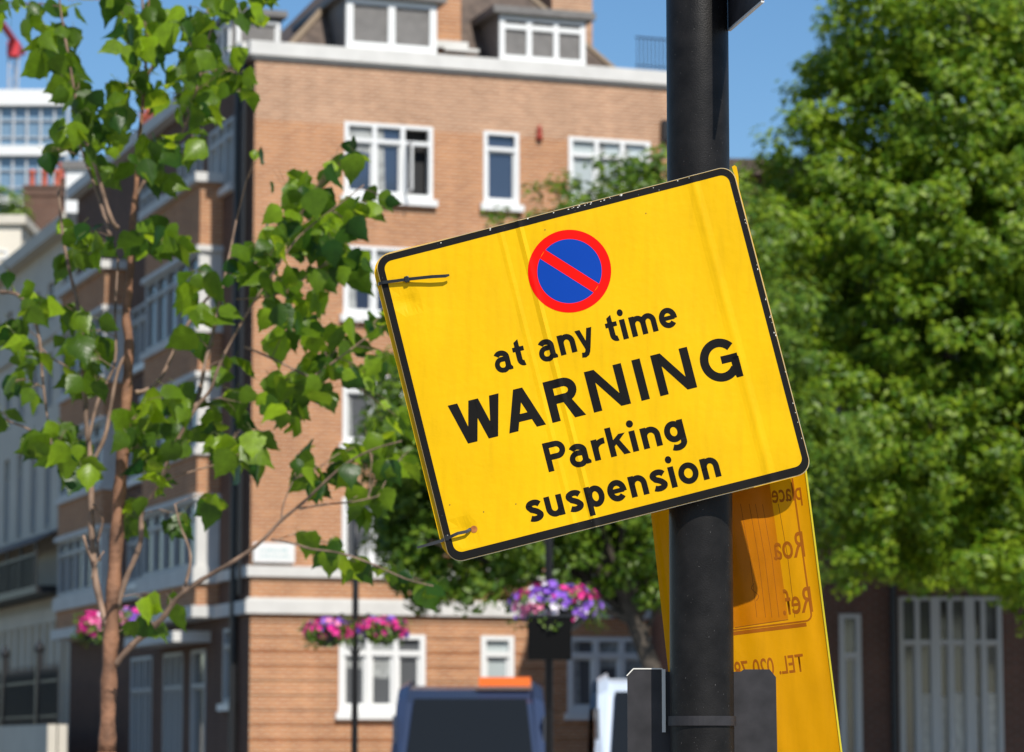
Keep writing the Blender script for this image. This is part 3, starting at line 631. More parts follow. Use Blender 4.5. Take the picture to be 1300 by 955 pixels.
ST = [([(136,795),(123,746),(117,690),(116,640),(115,586),(110,540),(106,470),(103,421),(97,380),(88,343),(80,300),(74,240)], 5, 2, 0, .15),
      ([(148,775),(160,735),(178,690),(180,650),(192,628),(206,606),(213,585),(225,560),(248,519),(267,495),(276,470),(290,440),(320,387),(345,350),(380,300),(430,260),(462,235)], 4.0, .9, 0, -.25),
      ([(248,519),(254,495),(261,459),(270,425),(283,362),(292,320),(300,280)], 3.6, 1.3, -.1, .1),
      ([(145,845),(166,821),(190,800),(207,784),(222,763),(244,744),(270,728),(299,711),(330,689),(357,661),(385,638),(404,620),(435,592),(470,572),(510,560)], 4.4, .9, 0, -.35),
      ([(232,752),(240,725),(241,700),(228,665),(222,640)], 2.6, 1, -.1, -.1),
      ([(345,685),(372,690),(395,697),(430,702),(470,715),(515,735),(550,744)], 1.8, .9, -.2, -.35),
      ([(357,661),(360,640),(372,610)], 1.4, .8, -.2, -.2), ([(380,646),(410,641),(450,637),(480,630)], 1.6, .8, -.2, -.25),
      ([(172,498),(186,495),(205,478),(233,421),(258,385),(283,359),(330,330),(370,290)], 3.2, 1.2, 0, .15),
      ([(0,371),(22,374),(40,398),(50,430),(54,480),(60,530),(66,570)], 3, 1.2, .15, .05), ([(50,440),(66,455),(90,470),(105,500)], 1.6, 1.0, .1, .1),
      ([(0,532),(25,540),(45,550),(66,566),(95,595),(110,600)], 1.5, 1.5, .1, 0), ([(132,700),(122,716),(116,735)], 1, 1, 0, 0),
      ([(116,590),(133,555),(140,520),(150,470),(166,440)], 3, 2.2, 0, 0), ([(112,560),(124,510),(146,460),(146,400),(148,360),(150,330)], 2.4, 1.4, 0, .1),
      ([(150,290),(140,275),(122,215),(106,170),(96,125),(90,90),(78,20),(74,-15)], 3.2, 1.2, 0, -.15), ([(140,300),(128,260),(116,225),(104,190),(91,135)], 3, 1.4, 0, .1),
      ([(200,208),(215,185),(233,165),(243,135),(252,104),(262,60),(275,10)], 3.0, 1.2, 0, 0), ([(172,250),(185,228),(200,208)], 2.5, 3.0, 0, 0),
      ([(178,100),(168,85),(162,50),(165,10)], 2.4, 1, 0, .1), ([(184,100),(195,80),(190,55),(182,20),(180,-20)], 2.4, 1.4, 0, -.1),
      ([(176,690),(182,652)], 1.4, 1, 0, 0), ([(118,640),(128,655),(130,665),(124,690),(127,712)], 1.6, 1.6, 0, .05),
      ([(106,680),(112,700),(120,715)], 2, 2.4, 0, 0), ([(300,380),(330,378),(360,372)], 1.2, .8, 0, 0), ([(395,480),(430,455),(470,425),(492,410)], 1.5, .8, -.1, -.1),
      ([(310,440),(345,455),(395,480)], 1.8, 1.4, -.1, -.1), ([(204,611),(240,600),(290,585)], 1.8, .9, -.1, -.1)]
BR = list(_[6:])
for s in ST: BR += stem('branch', s[0], s[1], s[2], s[3], s[4], birch_twig, 6)[1]
CL = [(5,20,14,3),(32,18,22,6),(60,60,24,8),(85,90,24,9),(82,40,14,4),(90,150,25,8),(78,115,16,4),(110,175,28,9),(104,125,16,5),(85,8,16,3),(140,12,14,4),(60,200,8,2),(170,30,22,8),(200,42,28,11),(165,72,16,5),(193,62,14,4),(250,30,28,9),(290,10,28,8),(322,18,16,4),(235,80,34,12),
      (270,75,26,9),(302,100,18,6),(318,128,8,2),(270,120,28,10),(262,142,20,5),(225,130,28,9),(180,110,22,7),(148,118,16,5),(150,152,16,5),(140,178,22,7),(180,200,24,9),(215,200,22,7),(250,185,16,5),(200,232,18,5),(128,212,14,4),(100,305,24,10),(128,318,16,4),(190,300,26,10),(214,315,14,5),(86,330,12,3),
      (40,388,20,7),(20,425,18,8),(32,462,18,6),(16,490,12,4),(66,395,12,4),(40,500,10,3),(118,428,16,6),(93,440,14,5),(108,462,16,5),(95,485,14,5),(120,492,12,4),(90,400,10,2),(208,520,32,14),(180,545,26,10),(192,580,22,7),(232,560,18,4),(80,562,24,12),(100,592,20,7),(42,562,10,3),(60,578,14,4),(0,535,6,2),
      (255,360,20,7),(262,398,18,6),(248,440,10,2),(300,350,18,5),(330,338,22,7),(370,245,26,10),(398,262,24,9),(360,300,32,14),(402,308,32,13),(438,292,22,9),(442,332,22,8),(348,360,26,10),(420,350,16,5),(330,322,16,5),(380,378,22,8),(368,422,24,8),(395,430,18,7),(440,432,24,7),(472,418,14,4),(482,462,14,4),
      (420,470,24,9),(398,492,28,13),(360,502,28,11),(376,532,18,6),(455,482,12,4),(310,520,24,8),(300,560,26,10),(312,588,20,7),(272,568,14,4),(340,395,12,3),(492,355,9,2),(490,410,12,4),(502,535,22,7),(476,562,22,8),(440,592,24,8),(400,605,22,8),(482,600,14,4),(470,638,22,8),(510,590,14,4),(385,585,14,3),
      (446,200,14,3),(466,262,16,5),(490,266,7,1),(424,216,12,3),(266,640,14,3),(222,660,14,2),(162,668,14,2),(232,664,8,1),(290,470,12,3),(172,640,12,3),(206,620,16,4),(218,768,14,2),(200,802,10,2),(172,806,12,2),(392,690,10,3),(425,700,14,4),(452,722,16,3),(505,742,16,3),(540,752,15,4),(556,752,8,1),(480,735,12,2),(270,530,18,3),(190,770,10,1),(325,200,8,1),(12,350,6,1),(338,4,10,3)]
lrng = random.Random(21); lm = MB(); tw = MB(); tw2 = MB()
def leaf(mb, p, L, tip, side, bend, fold):
    """serrated ovate leaf, hinged at p, pointing along tip"""
    nrm = tip.cross(side).normalized(); prof = [(0,.0),(.04,.20),(.12,.37),(.22,.465),(.33,.48),(.45,.425),(.57,.335),(.69,.225),(.82,.115),(1.0,0)]
    vs = []; 
    for i, (t, h) in enumerate(prof):
        c = p+tip*(L*t)+nrm*(bend*L*t*t)
        vs.append(c)
        ser = .03 if i % 2 else -.015
        hh = (h+ser if 0 < i < 9 else h)*L*.86
        wv = .02*L*math.sin(i*1.9+bend*9)
        vs.append(c+side*hh+nrm*(abs(hh)*fold+wv)); vs.append(c-side*hh+nrm*(abs(hh)*fold-wv))
    fs = []
    for i in range(9):
        a = i*3; fs += [(a, a+3, a+4, a+1), (a, a+2, a+5, a+3)]
    mb.add(vs, fs)
for cx, cy, r, n in CL:
    c0 = P(cx, cy-8, lrng.uniform(-.05, .08)); nb_ = min(BR, key=lambda q: (q-c0).length+max(0, q.z-c0.z)*.5)
    if (nb_-c0).length < .34:
        mid = (nb_+c0)/2+Vector((0, 0, .012)); tw2.tube([nb_, mid, c0], [.0016, .0013, .0008], 5, cap=False)
        for _ in range(2): e_ = c0+Vector((lrng.uniform(-r,r), lrng.uniform(-12,12), lrng.uniform(-r*.5,r)))*PX; tw2.tube([mid, (mid+e_)/2+Vector((0,0,.006)), e_], [.0012, .0009, .0005], 4, cap=False)
    n = int(n*1.5+.5)
    for _ in range(n):
        a = lrng.uniform(0, 6.283); d = r*math.sqrt(lrng.random()); dy = lrng.uniform(-.32, .38)
        p = P(cx+d*math.cos(a), cy+d*math.sin(a)*.9-10, dy); L = lrng.triangular(15, 50, 30)*PX
        tip = Vector((lrng.gauss(0,.5), lrng.gauss(0,.55), -1+lrng.uniform(0,.7))).normalized()
        side = tip.cross(Vector((lrng.gauss(0,.95), -1, lrng.gauss(0,.7)))).normalized()
        leaf(lm, p, L, tip, side, lrng.uniform(-.35,.6), lrng.uniform(-.1,.6))
        if lrng.random() < .5: tw.tube([p, p-tip*(L*.2)+Vector((lrng.uniform(-.3,.3)*L,0,L*.05))], .0006, 4, cap=False)
M['birch_leaf'] = leafmat('birch_leaf', (.016,.068,.006), (.27,.42,.014), .55, .34, .45, veins=True)
lo = lm.build('foliage', M['birch_leaf'], yt, recalc=False, smooth=True)
uvl = lo.data.uv_layers.new(name='UVMap'); _pr = [(0,.0),(.04,.20),(.12,.37),(.22,.465),(.33,.48),(.45,.425),(.57,.335),(.69,.225),(.82,.115),(1.0,0)]
for lp in lo.data.loops:
    k = lp.vertex_index % 30; t_, h_k = _pr[k//3]; uvl.data[lp.index].uv = (t_, (0, h_k, -h_k)[k % 3])
tw.build('leaf_stalks', mat('leaf_stalk', (.16,.17,.05), .6), yt); tw2.build('twigs', birch_twig, yt)

# ------------------------------------------------------------------ the black pole
PY = 4.0; PXX = (890-650)/FPX*PY
pole_mat = mat('black_gloss_paint', (.012,.011,.0105), .42, spec=.16, vary=.35, scale=40, bump=.10, bscale=500)
def add_specks(m, thr=.70, sc=(900, 900, 120), col=(.30,.29,.27)):
    t = m.node_tree; b = t.nodes['Principled BSDF']; L = t.links
    tc = t.nodes.new('ShaderNodeTexCoord'); mp = t.nodes.new('ShaderNodeMapping'); mp.inputs['Scale'].default_value = sc
    n = t.nodes.new('ShaderNodeTexNoise'); n.inputs['Scale'].default_value = 1; n.inputs['Detail'].default_value = 2
    r = t.nodes.new('ShaderNodeValToRGB'); r.color_ramp.elements[0].position = thr; r.color_ramp.elements[1].position = thr+.03
    mx = t.nodes.new('ShaderNodeMix'); mx.data_type = 'RGBA'
    L.new(tc.outputs['Object'], mp.inputs[0]); L.new(mp.outputs[0], n.inputs['Vector']); L.new(n.outputs[0], r.inputs[0]); L.new(r.outputs[0], mx.inputs[0])
    src = b.inputs['Base Color'].links[0].from_socket if b.inputs['Base Color'].links else None
    if src: L.new(src, mx.inputs[6])
    else: mx.inputs[6].default_value = b.inputs['Base Color'].default_value
    mx.inputs[7].default_value = (*col, 1); L.new(mx.outputs[2], b.inputs['Base Color'])
add_specks(pole_mat, .735, (700, 700, 350), (.16,.15,.14))
po = empty('sign_pole', (PXX, PY, 0), 0, 'black painted steel pole carrying the yellow signs', 'pole')
m = MB(); m.lathe([(.0405, -.1), (.0405, 1), (.0402, 2.4), (.0400, 3.4)], (0,0,0), 64); m.build('post', pole_mat, po, smooth=True)
m = MB(); m.lathe([(.0425, 0), (.0425, .012), (.03, .03), (0, .035)], (0,0,3.4), 48); m.build('cap', M['black'], po, smooth=True)
m = MB(); m.lathe([(.06, -.0), (.06, .25), (.042, .30)], (0,0,0), 48); m.build('base_collar', pole_mat, po, smooth=True)
# flag-mounted plate at the top right, seen almost edge-on from below
grey_plate = mat('grey_sign_back', (.028,.026,.028), .5, spec=.3, vary=.35, scale=30)
p1 = at(930, 40, PY); fz = p1.z
dirv = Vector((.19, -.98, 0)).normalized()
fp = empty('flag_sign', (PXX+.040, PY-.006, fz), math.atan2(dirv.y, dirv.x), 'dark sign plate mounted side-on at the top of the pole', 'sign')
m = MB(); m.box(.004, .165, -.0015, .0015, 0, .45); m.build('plate', grey_plate, fp)
m = MB(); m.box(.004, .165, -.002, .002, -.002, .0005); m.build('edge_trim', mat('pale_edge', (.6,.6,.58), .4), fp)
for z_ in (.06, .34): m = MB(); m.box(-.03, .03, -.006, .006, z_, z_+.02); m.build('clamp', M['lead'], fp)

# ------------------------------------------------------------------ the yellow warning sign
TH = R(14.0); SC = 0.988e-3
c_s = at(751, 462, PY-.052)
sg = empty('warning_sign', c_s, 0, 'tilted yellow warning sign for a parking suspension wrapped round the black pole', 'sign')
YAW = R(-4.0)
ex = Vector((math.cos(YAW)*math.cos(TH), math.sin(YAW)*math.cos(TH), math.sin(TH))).normalized()
ez = Vector((-math.sin(TH), 0, math.cos(TH))); ez = (ez-ex*ez.dot(ex)).normalized(); en = ex.cross(ez).normalized()     # en points away from the viewer
if en.y < 0: en = -en
HW, HH = 237.0, 203.0
def height(u, v):
    h = 0
    d = u+46
    if -6 < d < 5: h += 1.9*(1-abs(d)/(6 if d < 0 else 5))
    d = u+72; h += .7*max(0, 1-abs(d)/5)
    h += 1.3*math.exp(-((u-184)/6)**2)+.8*math.exp(-((u-150)/16)**2)*0
    h += .9*math.sin(u/37+v/160)+.5*math.sin(u/17+1.3)+.25*math.sin(v/23+u/90)
    for hu, hv in ((-209, 137), (-210, -166)): h -= 3.2*math.exp(-(((u-hu)**2+(v-hv)**2)/160))
    h += 1.2*math.exp(-(((u+61)**2+(v+47)**2)/8))
    return h
SHK = -.0; 
def S(u, v, lift=0):           # sign millimetres -> sign-local metres
    q = height(u, v)+lift
    uu = u+v*SHK
    return ex*(uu*SC)+ez*(v*SC)-en*(q*SC)
CU = sorted(set([-228+12*k for k in range(39)]+[-52,-49,-46,-43.5,-41,-77,-72,-67]+[170,175,179,182,184,186,189,193,198]+[-216,-212,-207,-203,-199])); CV = [-190+14*k for k in range(29)]+[131,134,137,140,143,-172,-169,-166,-163,-160]
class BMB:
    """flat polygons in sign coordinates, cut finely and then laid on the buckled sheet"""
    def __init__(s): s.bm = bmesh.new()
    def poly(s, pts):
        try: s.bm.faces.new([s.bm.verts.new((a, b, 0)) for a, b in pts])
        except ValueError: pass
    def strip(s, L, Rr):
        for i in range(len(L)-1): s.poly([L[i], L[i+1], Rr[i+1], Rr[i]])
    def ribbon(s, pts, w, closed=False):
        n = len(pts); L = []; Rr = []
        for i in range(n):
            a = pts[(i-1) % n] if closed or i > 0 else pts[i]; b = pts[(i+1) % n] if closed or i < n-1 else pts[i]; c = pts[i]
            def un(p, q):
                d = math.hypot(q[0]-p[0], q[1]-p[1]) or 1; return ((q[0]-p[0])/d, (q[1]-p[1])/d)
            d1 = un(a, c) if a != c else un(c, b); d2 = un(c, b) if b != c else d1
            mx, my = -(d1[1]+d2[1]), d1[0]+d2[0]; l = math.hypot(mx, my) or 1; mx /= l; my /= l
            k = (w/2)/max(.45, mx*-d1[1]+my*d1[0])
            L.append((c[0]+mx*k, c[1]+my*k)); Rr.append((c[0]-mx*k, c[1]-my*k))
        if closed: L.append(L[0]); Rr.append(Rr[0])
        s.strip(L, Rr)
    def build(s, name, mt, parent, lift, fine=True, loc_tf=None, back=None):
        bm = s.bm
        bmesh.ops.remove_doubles(bm, verts=bm.verts, dist=.0005)
        if fine:
            us = [v.co.x for v in bm.verts]; vs = [v.co.y for v in bm.verts]
            for u in CU:
                if min(us) < u < max(us): bmesh.ops.bisect_plane(bm, geom=bm.verts[:]+bm.edges[:]+bm.faces[:], plane_co=(u,0,0), plane_no=(1,0,0))
            for v in CV:
                if min(vs) < v < max(vs): bmesh.ops.bisect_plane(bm, geom=bm.verts[:]+bm.edges[:]+bm.faces[:], plane_co=(0,v,0), plane_no=(0,1,0))
        tf = loc_tf or S
        if back is not None:       # give it thickness
            r = bmesh.ops.extrude_face_region(bm, geom=bm.faces[:])
            for v in [g_ for g_ in r['geom'] if isinstance(g_, bmesh.types.BMVert)]: v.co.z = back
        for v in bm.verts: v.co = tf(v.co.x, v.co.y, lift+v.co.z)
        bmesh.ops.recalc_face_normals(bm, faces=bm.faces)
        me = bpy.data.meshes.new(name); bm.to_mesh(me); bm.free(); me.materials.append(mt)
        if fine: me.polygons.foreach_set('use_smooth', [back is None]*len(me.polygons))
        o = bpy.data.objects.new(name, me); COL.objects.link(o); o.parent = parent; return o
def rrect(x0, x1, y0, y1, r, n=8):
    out = []
    for cx, cy, a0 in ((x1-r, y1-r, 0), (x0+r, y1-r, 90), (x0+r, y0+r, 180), (x1-r, y0+r, 270)):
        for k in range(n+1): a = R(a0+90*k/n); out.append((cx+r*math.cos(a), cy+r*math.sin(a)))
    return out
def plasticmat(name, col, rough=.33, tr=0., vary=.06):
    m = mat(name, col, rough, spec=.16, vary=vary, scale=9, bump=.05, bscale=90)
    t = m.node_tree; b = t.nodes['Principled BSDF']     # rain streaks and grime
    tc = t.nodes.new('ShaderNodeTexCoord'); mp = t.nodes.new('ShaderNodeMapping'); mp.inputs['Scale'].default_value = (120, 120, 14); n = t.nodes.new('ShaderNodeTexNoise'); n.inputs['Scale'].default_value = 1; n.inputs['Detail'].default_value = 8
    rg = t.nodes.new('ShaderNodeMapRange'); rg.inputs[1].default_value = .45; rg.inputs[2].default_value = .8; rg.inputs[3].default_value = 1.0; rg.inputs[4].default_value = .90
    vm = t.nodes.new('ShaderNodeVectorMath'); vm.operation = 'SCALE'; src = b.inputs['Base Color'].links[0].from_socket
    t.links.new(tc.outputs['Object'], mp.inputs[0]); t.links.new(mp.outputs[0], n.inputs['Vector']); t.links.new(n.outputs[0], rg.inputs[0]); t.links.new(src, vm.inputs[0]); t.links.new(rg.outputs[0], vm.inputs['Scale']); t.links.new(vm.outputs[0], b.inputs['Base Color'])
    if tr:
        t = m.node_tree; b = t.nodes['Principled BSDF']; tl = t.nodes.new('ShaderNodeBsdfTranslucent'); mx = t.nodes.new('ShaderNodeMixShader'); mx.inputs[0].default_value = tr
        tl.inputs[0].default_value = (*col, 1); t.links.new(b.outputs[0], mx.inputs[1]); t.links.new(tl.outputs[0], mx.inputs[2]); t.links.new(mx.outputs[0], t.nodes['Material Output'].inputs[0])
    return m
yel = plasticmat('yellow_plastic', (.76,.435,.0), .42)
ink = mat('black_ink', (.008,.007,.006), .55, spec=.1); ink_border = mat('black_border', (.009,.008,.007), .55, spec=.12); add_specks(ink_border, .76, (500, 500, 500), (.7,.68,.6))
red = mat('red_ink', (.86,.006,.003), .5, spec=.08, vary=.05); blue = mat('blue_ink', (.004,.050,.33), .5, spec=.08, vary=.08)
pan = BMB(); pan.poly(rrect(-HW, HW, -HH, HH, 18)); pan.build('panel', yel, sg, 0, back=-2.6)
edg = BMB(); o_ = rrect(-HW-.4, HW+.7, -HH-.6, HH+.6, 18.5); i_ = rrect(-HW+.2, HW-.2, -HH+.2, HH-.2, 17.8)
edg.strip(o_+[o_[0]], i_+[i_[0]]); edg.build('panel_edge', mat('pale_core', (.38,.35,.28), .6), sg, -.3, back=-1.6)
bd = BMB(); o_ = rrect(-HW+.3, HW-.3, -HH+.3, HH-.3, 17.7); i_ = rrect(-HW+9, HW-8, -HH+10.8, HH-9, 11); bd.strip(o_+[o_[0]], i_+[i_[0]]); bd.build('border', ink_border, sg, .25)
# roundel
RC = None
def to_uv(px, py):
    """place on the sheet (millimetres) of a point seen there"""
    d = FW*FPX+Vector((1,0,0))*(px-650)+UP*(477.5-py); p = O+d*((c_s-O).dot(en)/d.dot(en))-c_s
    return p.dot(ex)/SC, p.dot(ez)/SC
ru, rv = to_uv(723, 344.5)
def circ(r, n=64, a0=0, a1=360): return [(ru+r*math.cos(R(a0+(a1-a0)*k/n)), rv+r*math.sin(R(a0+(a1-a0)*k/n))) for k in range(n+1)]
q = BMB(); o_ = circ(53.5); i_ = circ(41.5); q.strip(o_, i_)
hb = 6.6; h_ = math.sqrt(41.6**2-hb**2); cc, ss = math.cos(R(-47)), math.sin(R(-47))
q.poly([(ru+a*cc-b*ss, rv+a*ss+b*cc) for a, b in ((-h_,-hb),(h_,-hb),(h_,hb),(-h_,hb))]); q.build('prohibition_ring', red, sg, .25)
q = BMB()
for s in (1, -1):
    a0 = math.degrees(math.asin(hb/41.5)); pts = [(41.5*math.cos(R(a0+(180-2*a0)*k/40)), s*41.5*math.sin(R(a0+(180-2*a0)*k/40))) for k in range(41)]
    q.poly([(ru+a*cc-b*ss, rv+a*ss+b*cc) for a, b in pts])
q.build('blue_disc', blue, sg, .25)
# ---- lettering, drawn as strokes (x-height 1 for small letters, cap height 1 for capitals)
def arc(cx, cy, rx, ry, a0, a1, n=14): return [(cx+rx*math.cos(R(a0+(a1-a0)*k/n)), cy+ry*math.sin(R(a0+(a1-a0)*k/n))) for k in range(n+1)]
def low(ch, s):
    """strokes (points, width) or ('P', polygon); returns list, advance width"""
    h = s/2; W = 1.0; K = []
    if ch == 'o': W = 1.06; K = [(arc(W/2, .5, W/2-h, .52-h, 0, 360, 32)[:-1], s, True)]
    elif ch == 'n': W = .94; K = [([(h, 0), (h, 1)], s), ([(h, .45)]+arc(W/2, .98-h-.30, W/2-h, .32, 172, 0)+[(W-h, 0)], s)]
    elif ch == 'm':
        W = 1.52; c = W/2; K = [([(h, 0), (h, 1)], s), ([(h, .5)]+arc((h+c)/2, .98-h-.28, (c-h)/2, .30, 172, 0)+[(c, 0)], s), ([(c, .5)]+arc((c+W-h)/2, .98-h-.28, (W-h-c)/2, .30, 172, 0)+[(W-h, 0)], s)]
    elif ch == 'u': W = .94; K = [([(W-h, 1), (W-h, 0)], s), ([(h, 1)]+arc(W/2, h+.30-.02, W/2-h, .30, 180, 352)+[(W-h, .5)], s)]
    elif ch == 'r': W = .66; K = [([(h, 0), (h, 1)], s), ([(h, .42)]+arc(.62, .50, .62-h, .50-h+.01, 165, 84, 9), s)]
    elif ch == 'i': W = s; K = [([(h, 0), (h, 1)], s), ('P', arc(h, 1.34, s*.60, s*.60, 0, 360, 24)[:-1])]
    elif ch == 't': W = .72; K = [('P', [(.16, 1.22), (.44, 1.36), (.44, .95), (.16, .95)]), ([(.30, 1.0)]+[(.30, .36)]+arc(.52, .36, .22, .36-h, 180, 285, 9), s), ([(.0, .87), (.68, .87)], s*.86)]
    elif ch == 'y': W = 1.0; K = [('P', [(0, 1), (.30, 1), (.62, .05), (.40, -.08)]), ('P', [(.72, 1), (1.0, 1), (.66, -.02), (.36, -.02)]), ([(.84, .98), (.53, .05), (.47, -.12)]+[(.40, -.22), (.28, -.27), (.10, -.24)], s*.9)]
    elif ch == 'e': W = 1.02; K = [([(h*.9, .49), (W-h*.9, .49)], s*.78), ([(W-h*.95, .42)]+arc(W/2, .5, W/2-h, .52-h, 0, 318, 26), s)]
    elif ch == 'a':
        W = .94; K = [(arc(.44, .64, .30, .36-h*.9, 152, 90, 6)+arc(.44, .64, .33, .36-h*.9, 90, 0, 9)[1:]+[(.77, .18), (.84, .03)], s), 
             ([(.77, .55), (.46, .56)]+arc(.42, .28+.01, .30, .27, 95, 270, 12)+arc(.46, .36, .32, .35, 275, 330, 5), s*.92), ('P', [(.64, .3), (.91, .22), (1.02, .10), (1.0, -.02), (.78, -.03), (.66, .1)])]
    elif ch == 'k': W = .98; K = [([(h, 0), (h, 1.40)], s), ('P', [(.22, .40), (.22, .72), (.60, 1.0), (.60, 1.0), (.94, 1.0)]), ('P', [(.36, .62), (.58, .76), (.99, 0), (.66, 0)])]
    elif ch == 'p': W = 1.0; K = [([(h, -.38), (h, 1)], s), (arc(.53, .49, .53-h-.06+.0, .52-h, 0, 360, 30)[:-1], s, True)]
    elif ch == 'g': W = 1.0; K = [(arc(.47, .50, .47-h, .51-h, 0, 360, 30)[:-1], s, True), ([(W-h, 1), (W-h, -.02)]+arc(.50, -.02, W-h-.50, .26, 0, -130, 10), s)]
    elif ch == 's':
        W = .86; K = [([(W-.10, .76)]+arc(.46, .735, .29, .275-h+.02, 42, 200, 10)+[(.30, .56), (.45, .50), (.58, .43)]+arc(.41, .265, .31, .265-h+.03, 25, -142, 12), s)]
    return K, W
def cap(ch, s):
    h = s/2; K = []; W = .9
    if ch == 'I': W = s; K = [([(h, 0), (h, 1)], s)]
    elif ch == 'W': W = 1.27; t = s*1.16; K = [('P', [(0,1),(t,1),(.44+.0,0),(.26,0)]), ('P', [(.26,0),(.26+t*.98,0),(.635+t*.5,1),(.635-t*.5,1)]), ('P', [(.635-t*.5,1),(.635+t*.5,1),(W-.26,0),(W-.26-t*.98,0)]), ('P', [(W-t,1),(W,1),(W-.26,0),(W-.44,0)])]
    elif ch == 'A': W = .97; t = s*1.18; K = [('P', [(0,0),(t,0),(W/2+t*.52,1),(W/2-t*.5,1)]), ('P', [(W-t,0),(W,0),(W/2+t*.5,1),(W/2-t*.52,1)]), ([(.2,.30),(W-.2,.30)], s*.9)]
    elif ch == 'N': W = .90; K = [([(h,0),(h,1)], s), ([(W-h,0),(W-h,1)], s), ('P', [(0,1),(s*1.15,1),(W,0),(W-s*1.15,0)])]
    elif ch == 'P': W = .76; K = [([(h,0),(h,1)], s), ([(h,1-h),(.42,1-h)]+arc(.44,.69,.76-.44-h,.31-h,90,-90,14)+[(h,.38+h)], s)]
    elif ch == 'R': W = .86; K = [([(h,0),(h,1)], s), ([(h,1-h),(.46,1-h)]+arc(.48,.71,.80-.48-h,.29-h,90,-90,14)+[(h,.42+h)], s), ('P', [(.38,.46),(.62,.46),(W+.02,0),(W-.27,0)])]
    elif ch == 'G': W = .96; K = [(arc(.50,.5,.50-h,.52-h,38,322,34), s), ([(.52,.49),(W-.02,.49)], s*.9), ('P', [(W-s-.0,.5),(W,.5),(W,0),(W-s*.8,0),(W-s,.12)])]
    return K, W
def word(q, txt, u0, u1, v0, v1=None, xh=27, s=.29, gap=.26, capsize=None, caps=0.2, tilt=0):
    v1 = v0 if v1 is None else v1
    gl = []; tot = 0
    for i, ch in enumerate(txt):
        if ch == ' ': gl.append((None, .55, 1)); tot += .55; continue
        if ch.isupper(): K, W = cap(ch, caps); k = capsize/xh
        else: K, W = low(ch, s); k = 1
        gl.append((K, W*k, k)); tot += W*k
    gaps = []
    for i in range(len(txt)-1):
        a, b = txt[i], txt[i+1]; g_ = gap
        if a in 'oepsy' or b in 'oegsy': g_ *= .78
        if a == 'r' or b == 'y' or a in 'tk': g_ *= .55
        if a == 'P': g_ = .10
        gaps.append(g_); tot += g_
    k0 = (u1-u0)/tot; x = u0
    for i, (K, W, k) in enumerate(gl):
        if K:
            for st in K:
                def tf(p, x=x, k=k): xx = x+p[0]*k0*k; return (xx, v0+(v1-v0)*(xx-u0)/(u1-u0)+p[1]*xh*k)
                if st[0] == 'P': q.poly([tf(p) for p in dict.fromkeys(st[1])])
                else: q.ribbon([tf(p) for p in st[0]], st[1]*(k0*k+xh*k)/2, len(st) > 2)
        x += W*k0+(gaps[i]*k0 if i < len(gaps) else 0)
LT = []
def line(txt, pl, pr, **kw):
    """pl, pr: where the line's base starts and ends"""
    u0, v0 = to_uv(*pl); u1, v1 = to_uv(*pr); LT.append((txt, u0, v0, u1, v1))
    q = BMB(); word(q, txt, u0, u1, v0, v1, **kw); q.build('lettering', ink, sg, .28)
line('at', (631,472.5), (671,463), xh=26, s=.29)
line('any', (687,458.5), (757,440), xh=26, s=.29)
line('time', (774,436), (862,413.5), xh=26, s=.29)
q = BMB(); u0, v0 = to_uv(591.7,564); ua, va = to_uv(947,476.5); uo = to_uv(568, 513.6)[0]
WP = [('W',0,68),('A',69,118),('R',127,170.5),('N',182,231.5),('I',245,257),('N',270.5,319.5),('G',331,381)]
for ch, a, b in WP:
    K, W = cap(ch, .205); k0 = (b-a)/W*.985
    for st in K:
        def tf(p): uu = uo+a*.985+p[0]*k0; return (uu, v0+(va-v0)*(uu-u0)/(ua-u0)+p[1]*53.5)
        if st[0] == 'P': q.poly([tf(p) for p in dict.fromkeys(st[1])])
        else: q.ribbon([tf(p) for p in st[0]], st[1]*53.5, len(st) > 2)
q.build('lettering', ink, sg, .28)
line('Parking', (697,599.5), (872,558), xh=27, s=.29, capsize=37.5, caps=.20)
line('suspension', (672,664), (916,604.5), xh=27, s=.29)
# second layer of the wrap, running behind the pole
def S2(u, v, lift=0):
    t = min(1, max(0, (u+HW)/330)); gapm = 7+92*(t*t*(3-2*t)); b = 1.0+gapm*.0002
    return ex*((u*(1+gapm*.00026)+gapm*-.01)*SC)+ez*((v*(1+gapm*.00022)+gapm*.07)*SC)+en*((gapm-height(u, v)*.5-lift)*SC)
q = BMB(); q.poly(rrect(-HW-7, HW+5, -HH-.5, HH+1.5, 8)); 
def rr4(): 
    return []
q.bm.free(); q.bm = bmesh.new(); oo = rrect(-HW-5.5, HW+0, -HH+2, HH+2, 26); oo = [p for p in oo if not (p[0] > HW-22 and p[1] > HH-24)]; oo = [(HW+1, HH-26), (HW+4, HH-12), (HW+5, HH+1), (HW+3, HH+4), (HW-1, HH+3)]+oo
q.poly(oo); q.build('rear_panel', yel, sg, 0, loc_tf=S2, back=-2.0)
# cable ties
def tie(pts, label=None):
    m = MB(); vs = []; fs = []
    for i, (u, v, l) in enumerate(pts):
        a = pts[max(i-1,0)]; b = pts[min(i+1,len(pts)-1)]; dx, dy = b[0]-a[0], b[1]-a[1]; dd = math.hypot(dx, dy) or 1; w_ = (2.0 if 0 < i < len(pts)-1 else 1.2); nx, ny = -dy/dd*w_, dx/dd*w_
        for sx, lz in ((-1, 0), (1, 0), (1, 1.3), (-1, 1.3)):
            vs.append(ex*((u+nx*sx)*SC)+ez*((v+ny*sx)*SC)-en*((l+lz+height(u, v)*.3)*SC))
    for i in range(len(pts)-1):
        for k in range(4): fs.append((i*4+k, i*4+(k+1)%4, i*4+4+(k+1)%4, i*4+4+k))
    fs += [(0,1,2,3), tuple((len(pts)-1)*4+k for k in range(4))]; m.add(vs, fs); return m
a = to_uv(484, 360); b = to_uv(517, 355.5); c = to_uv(570, 350.5)
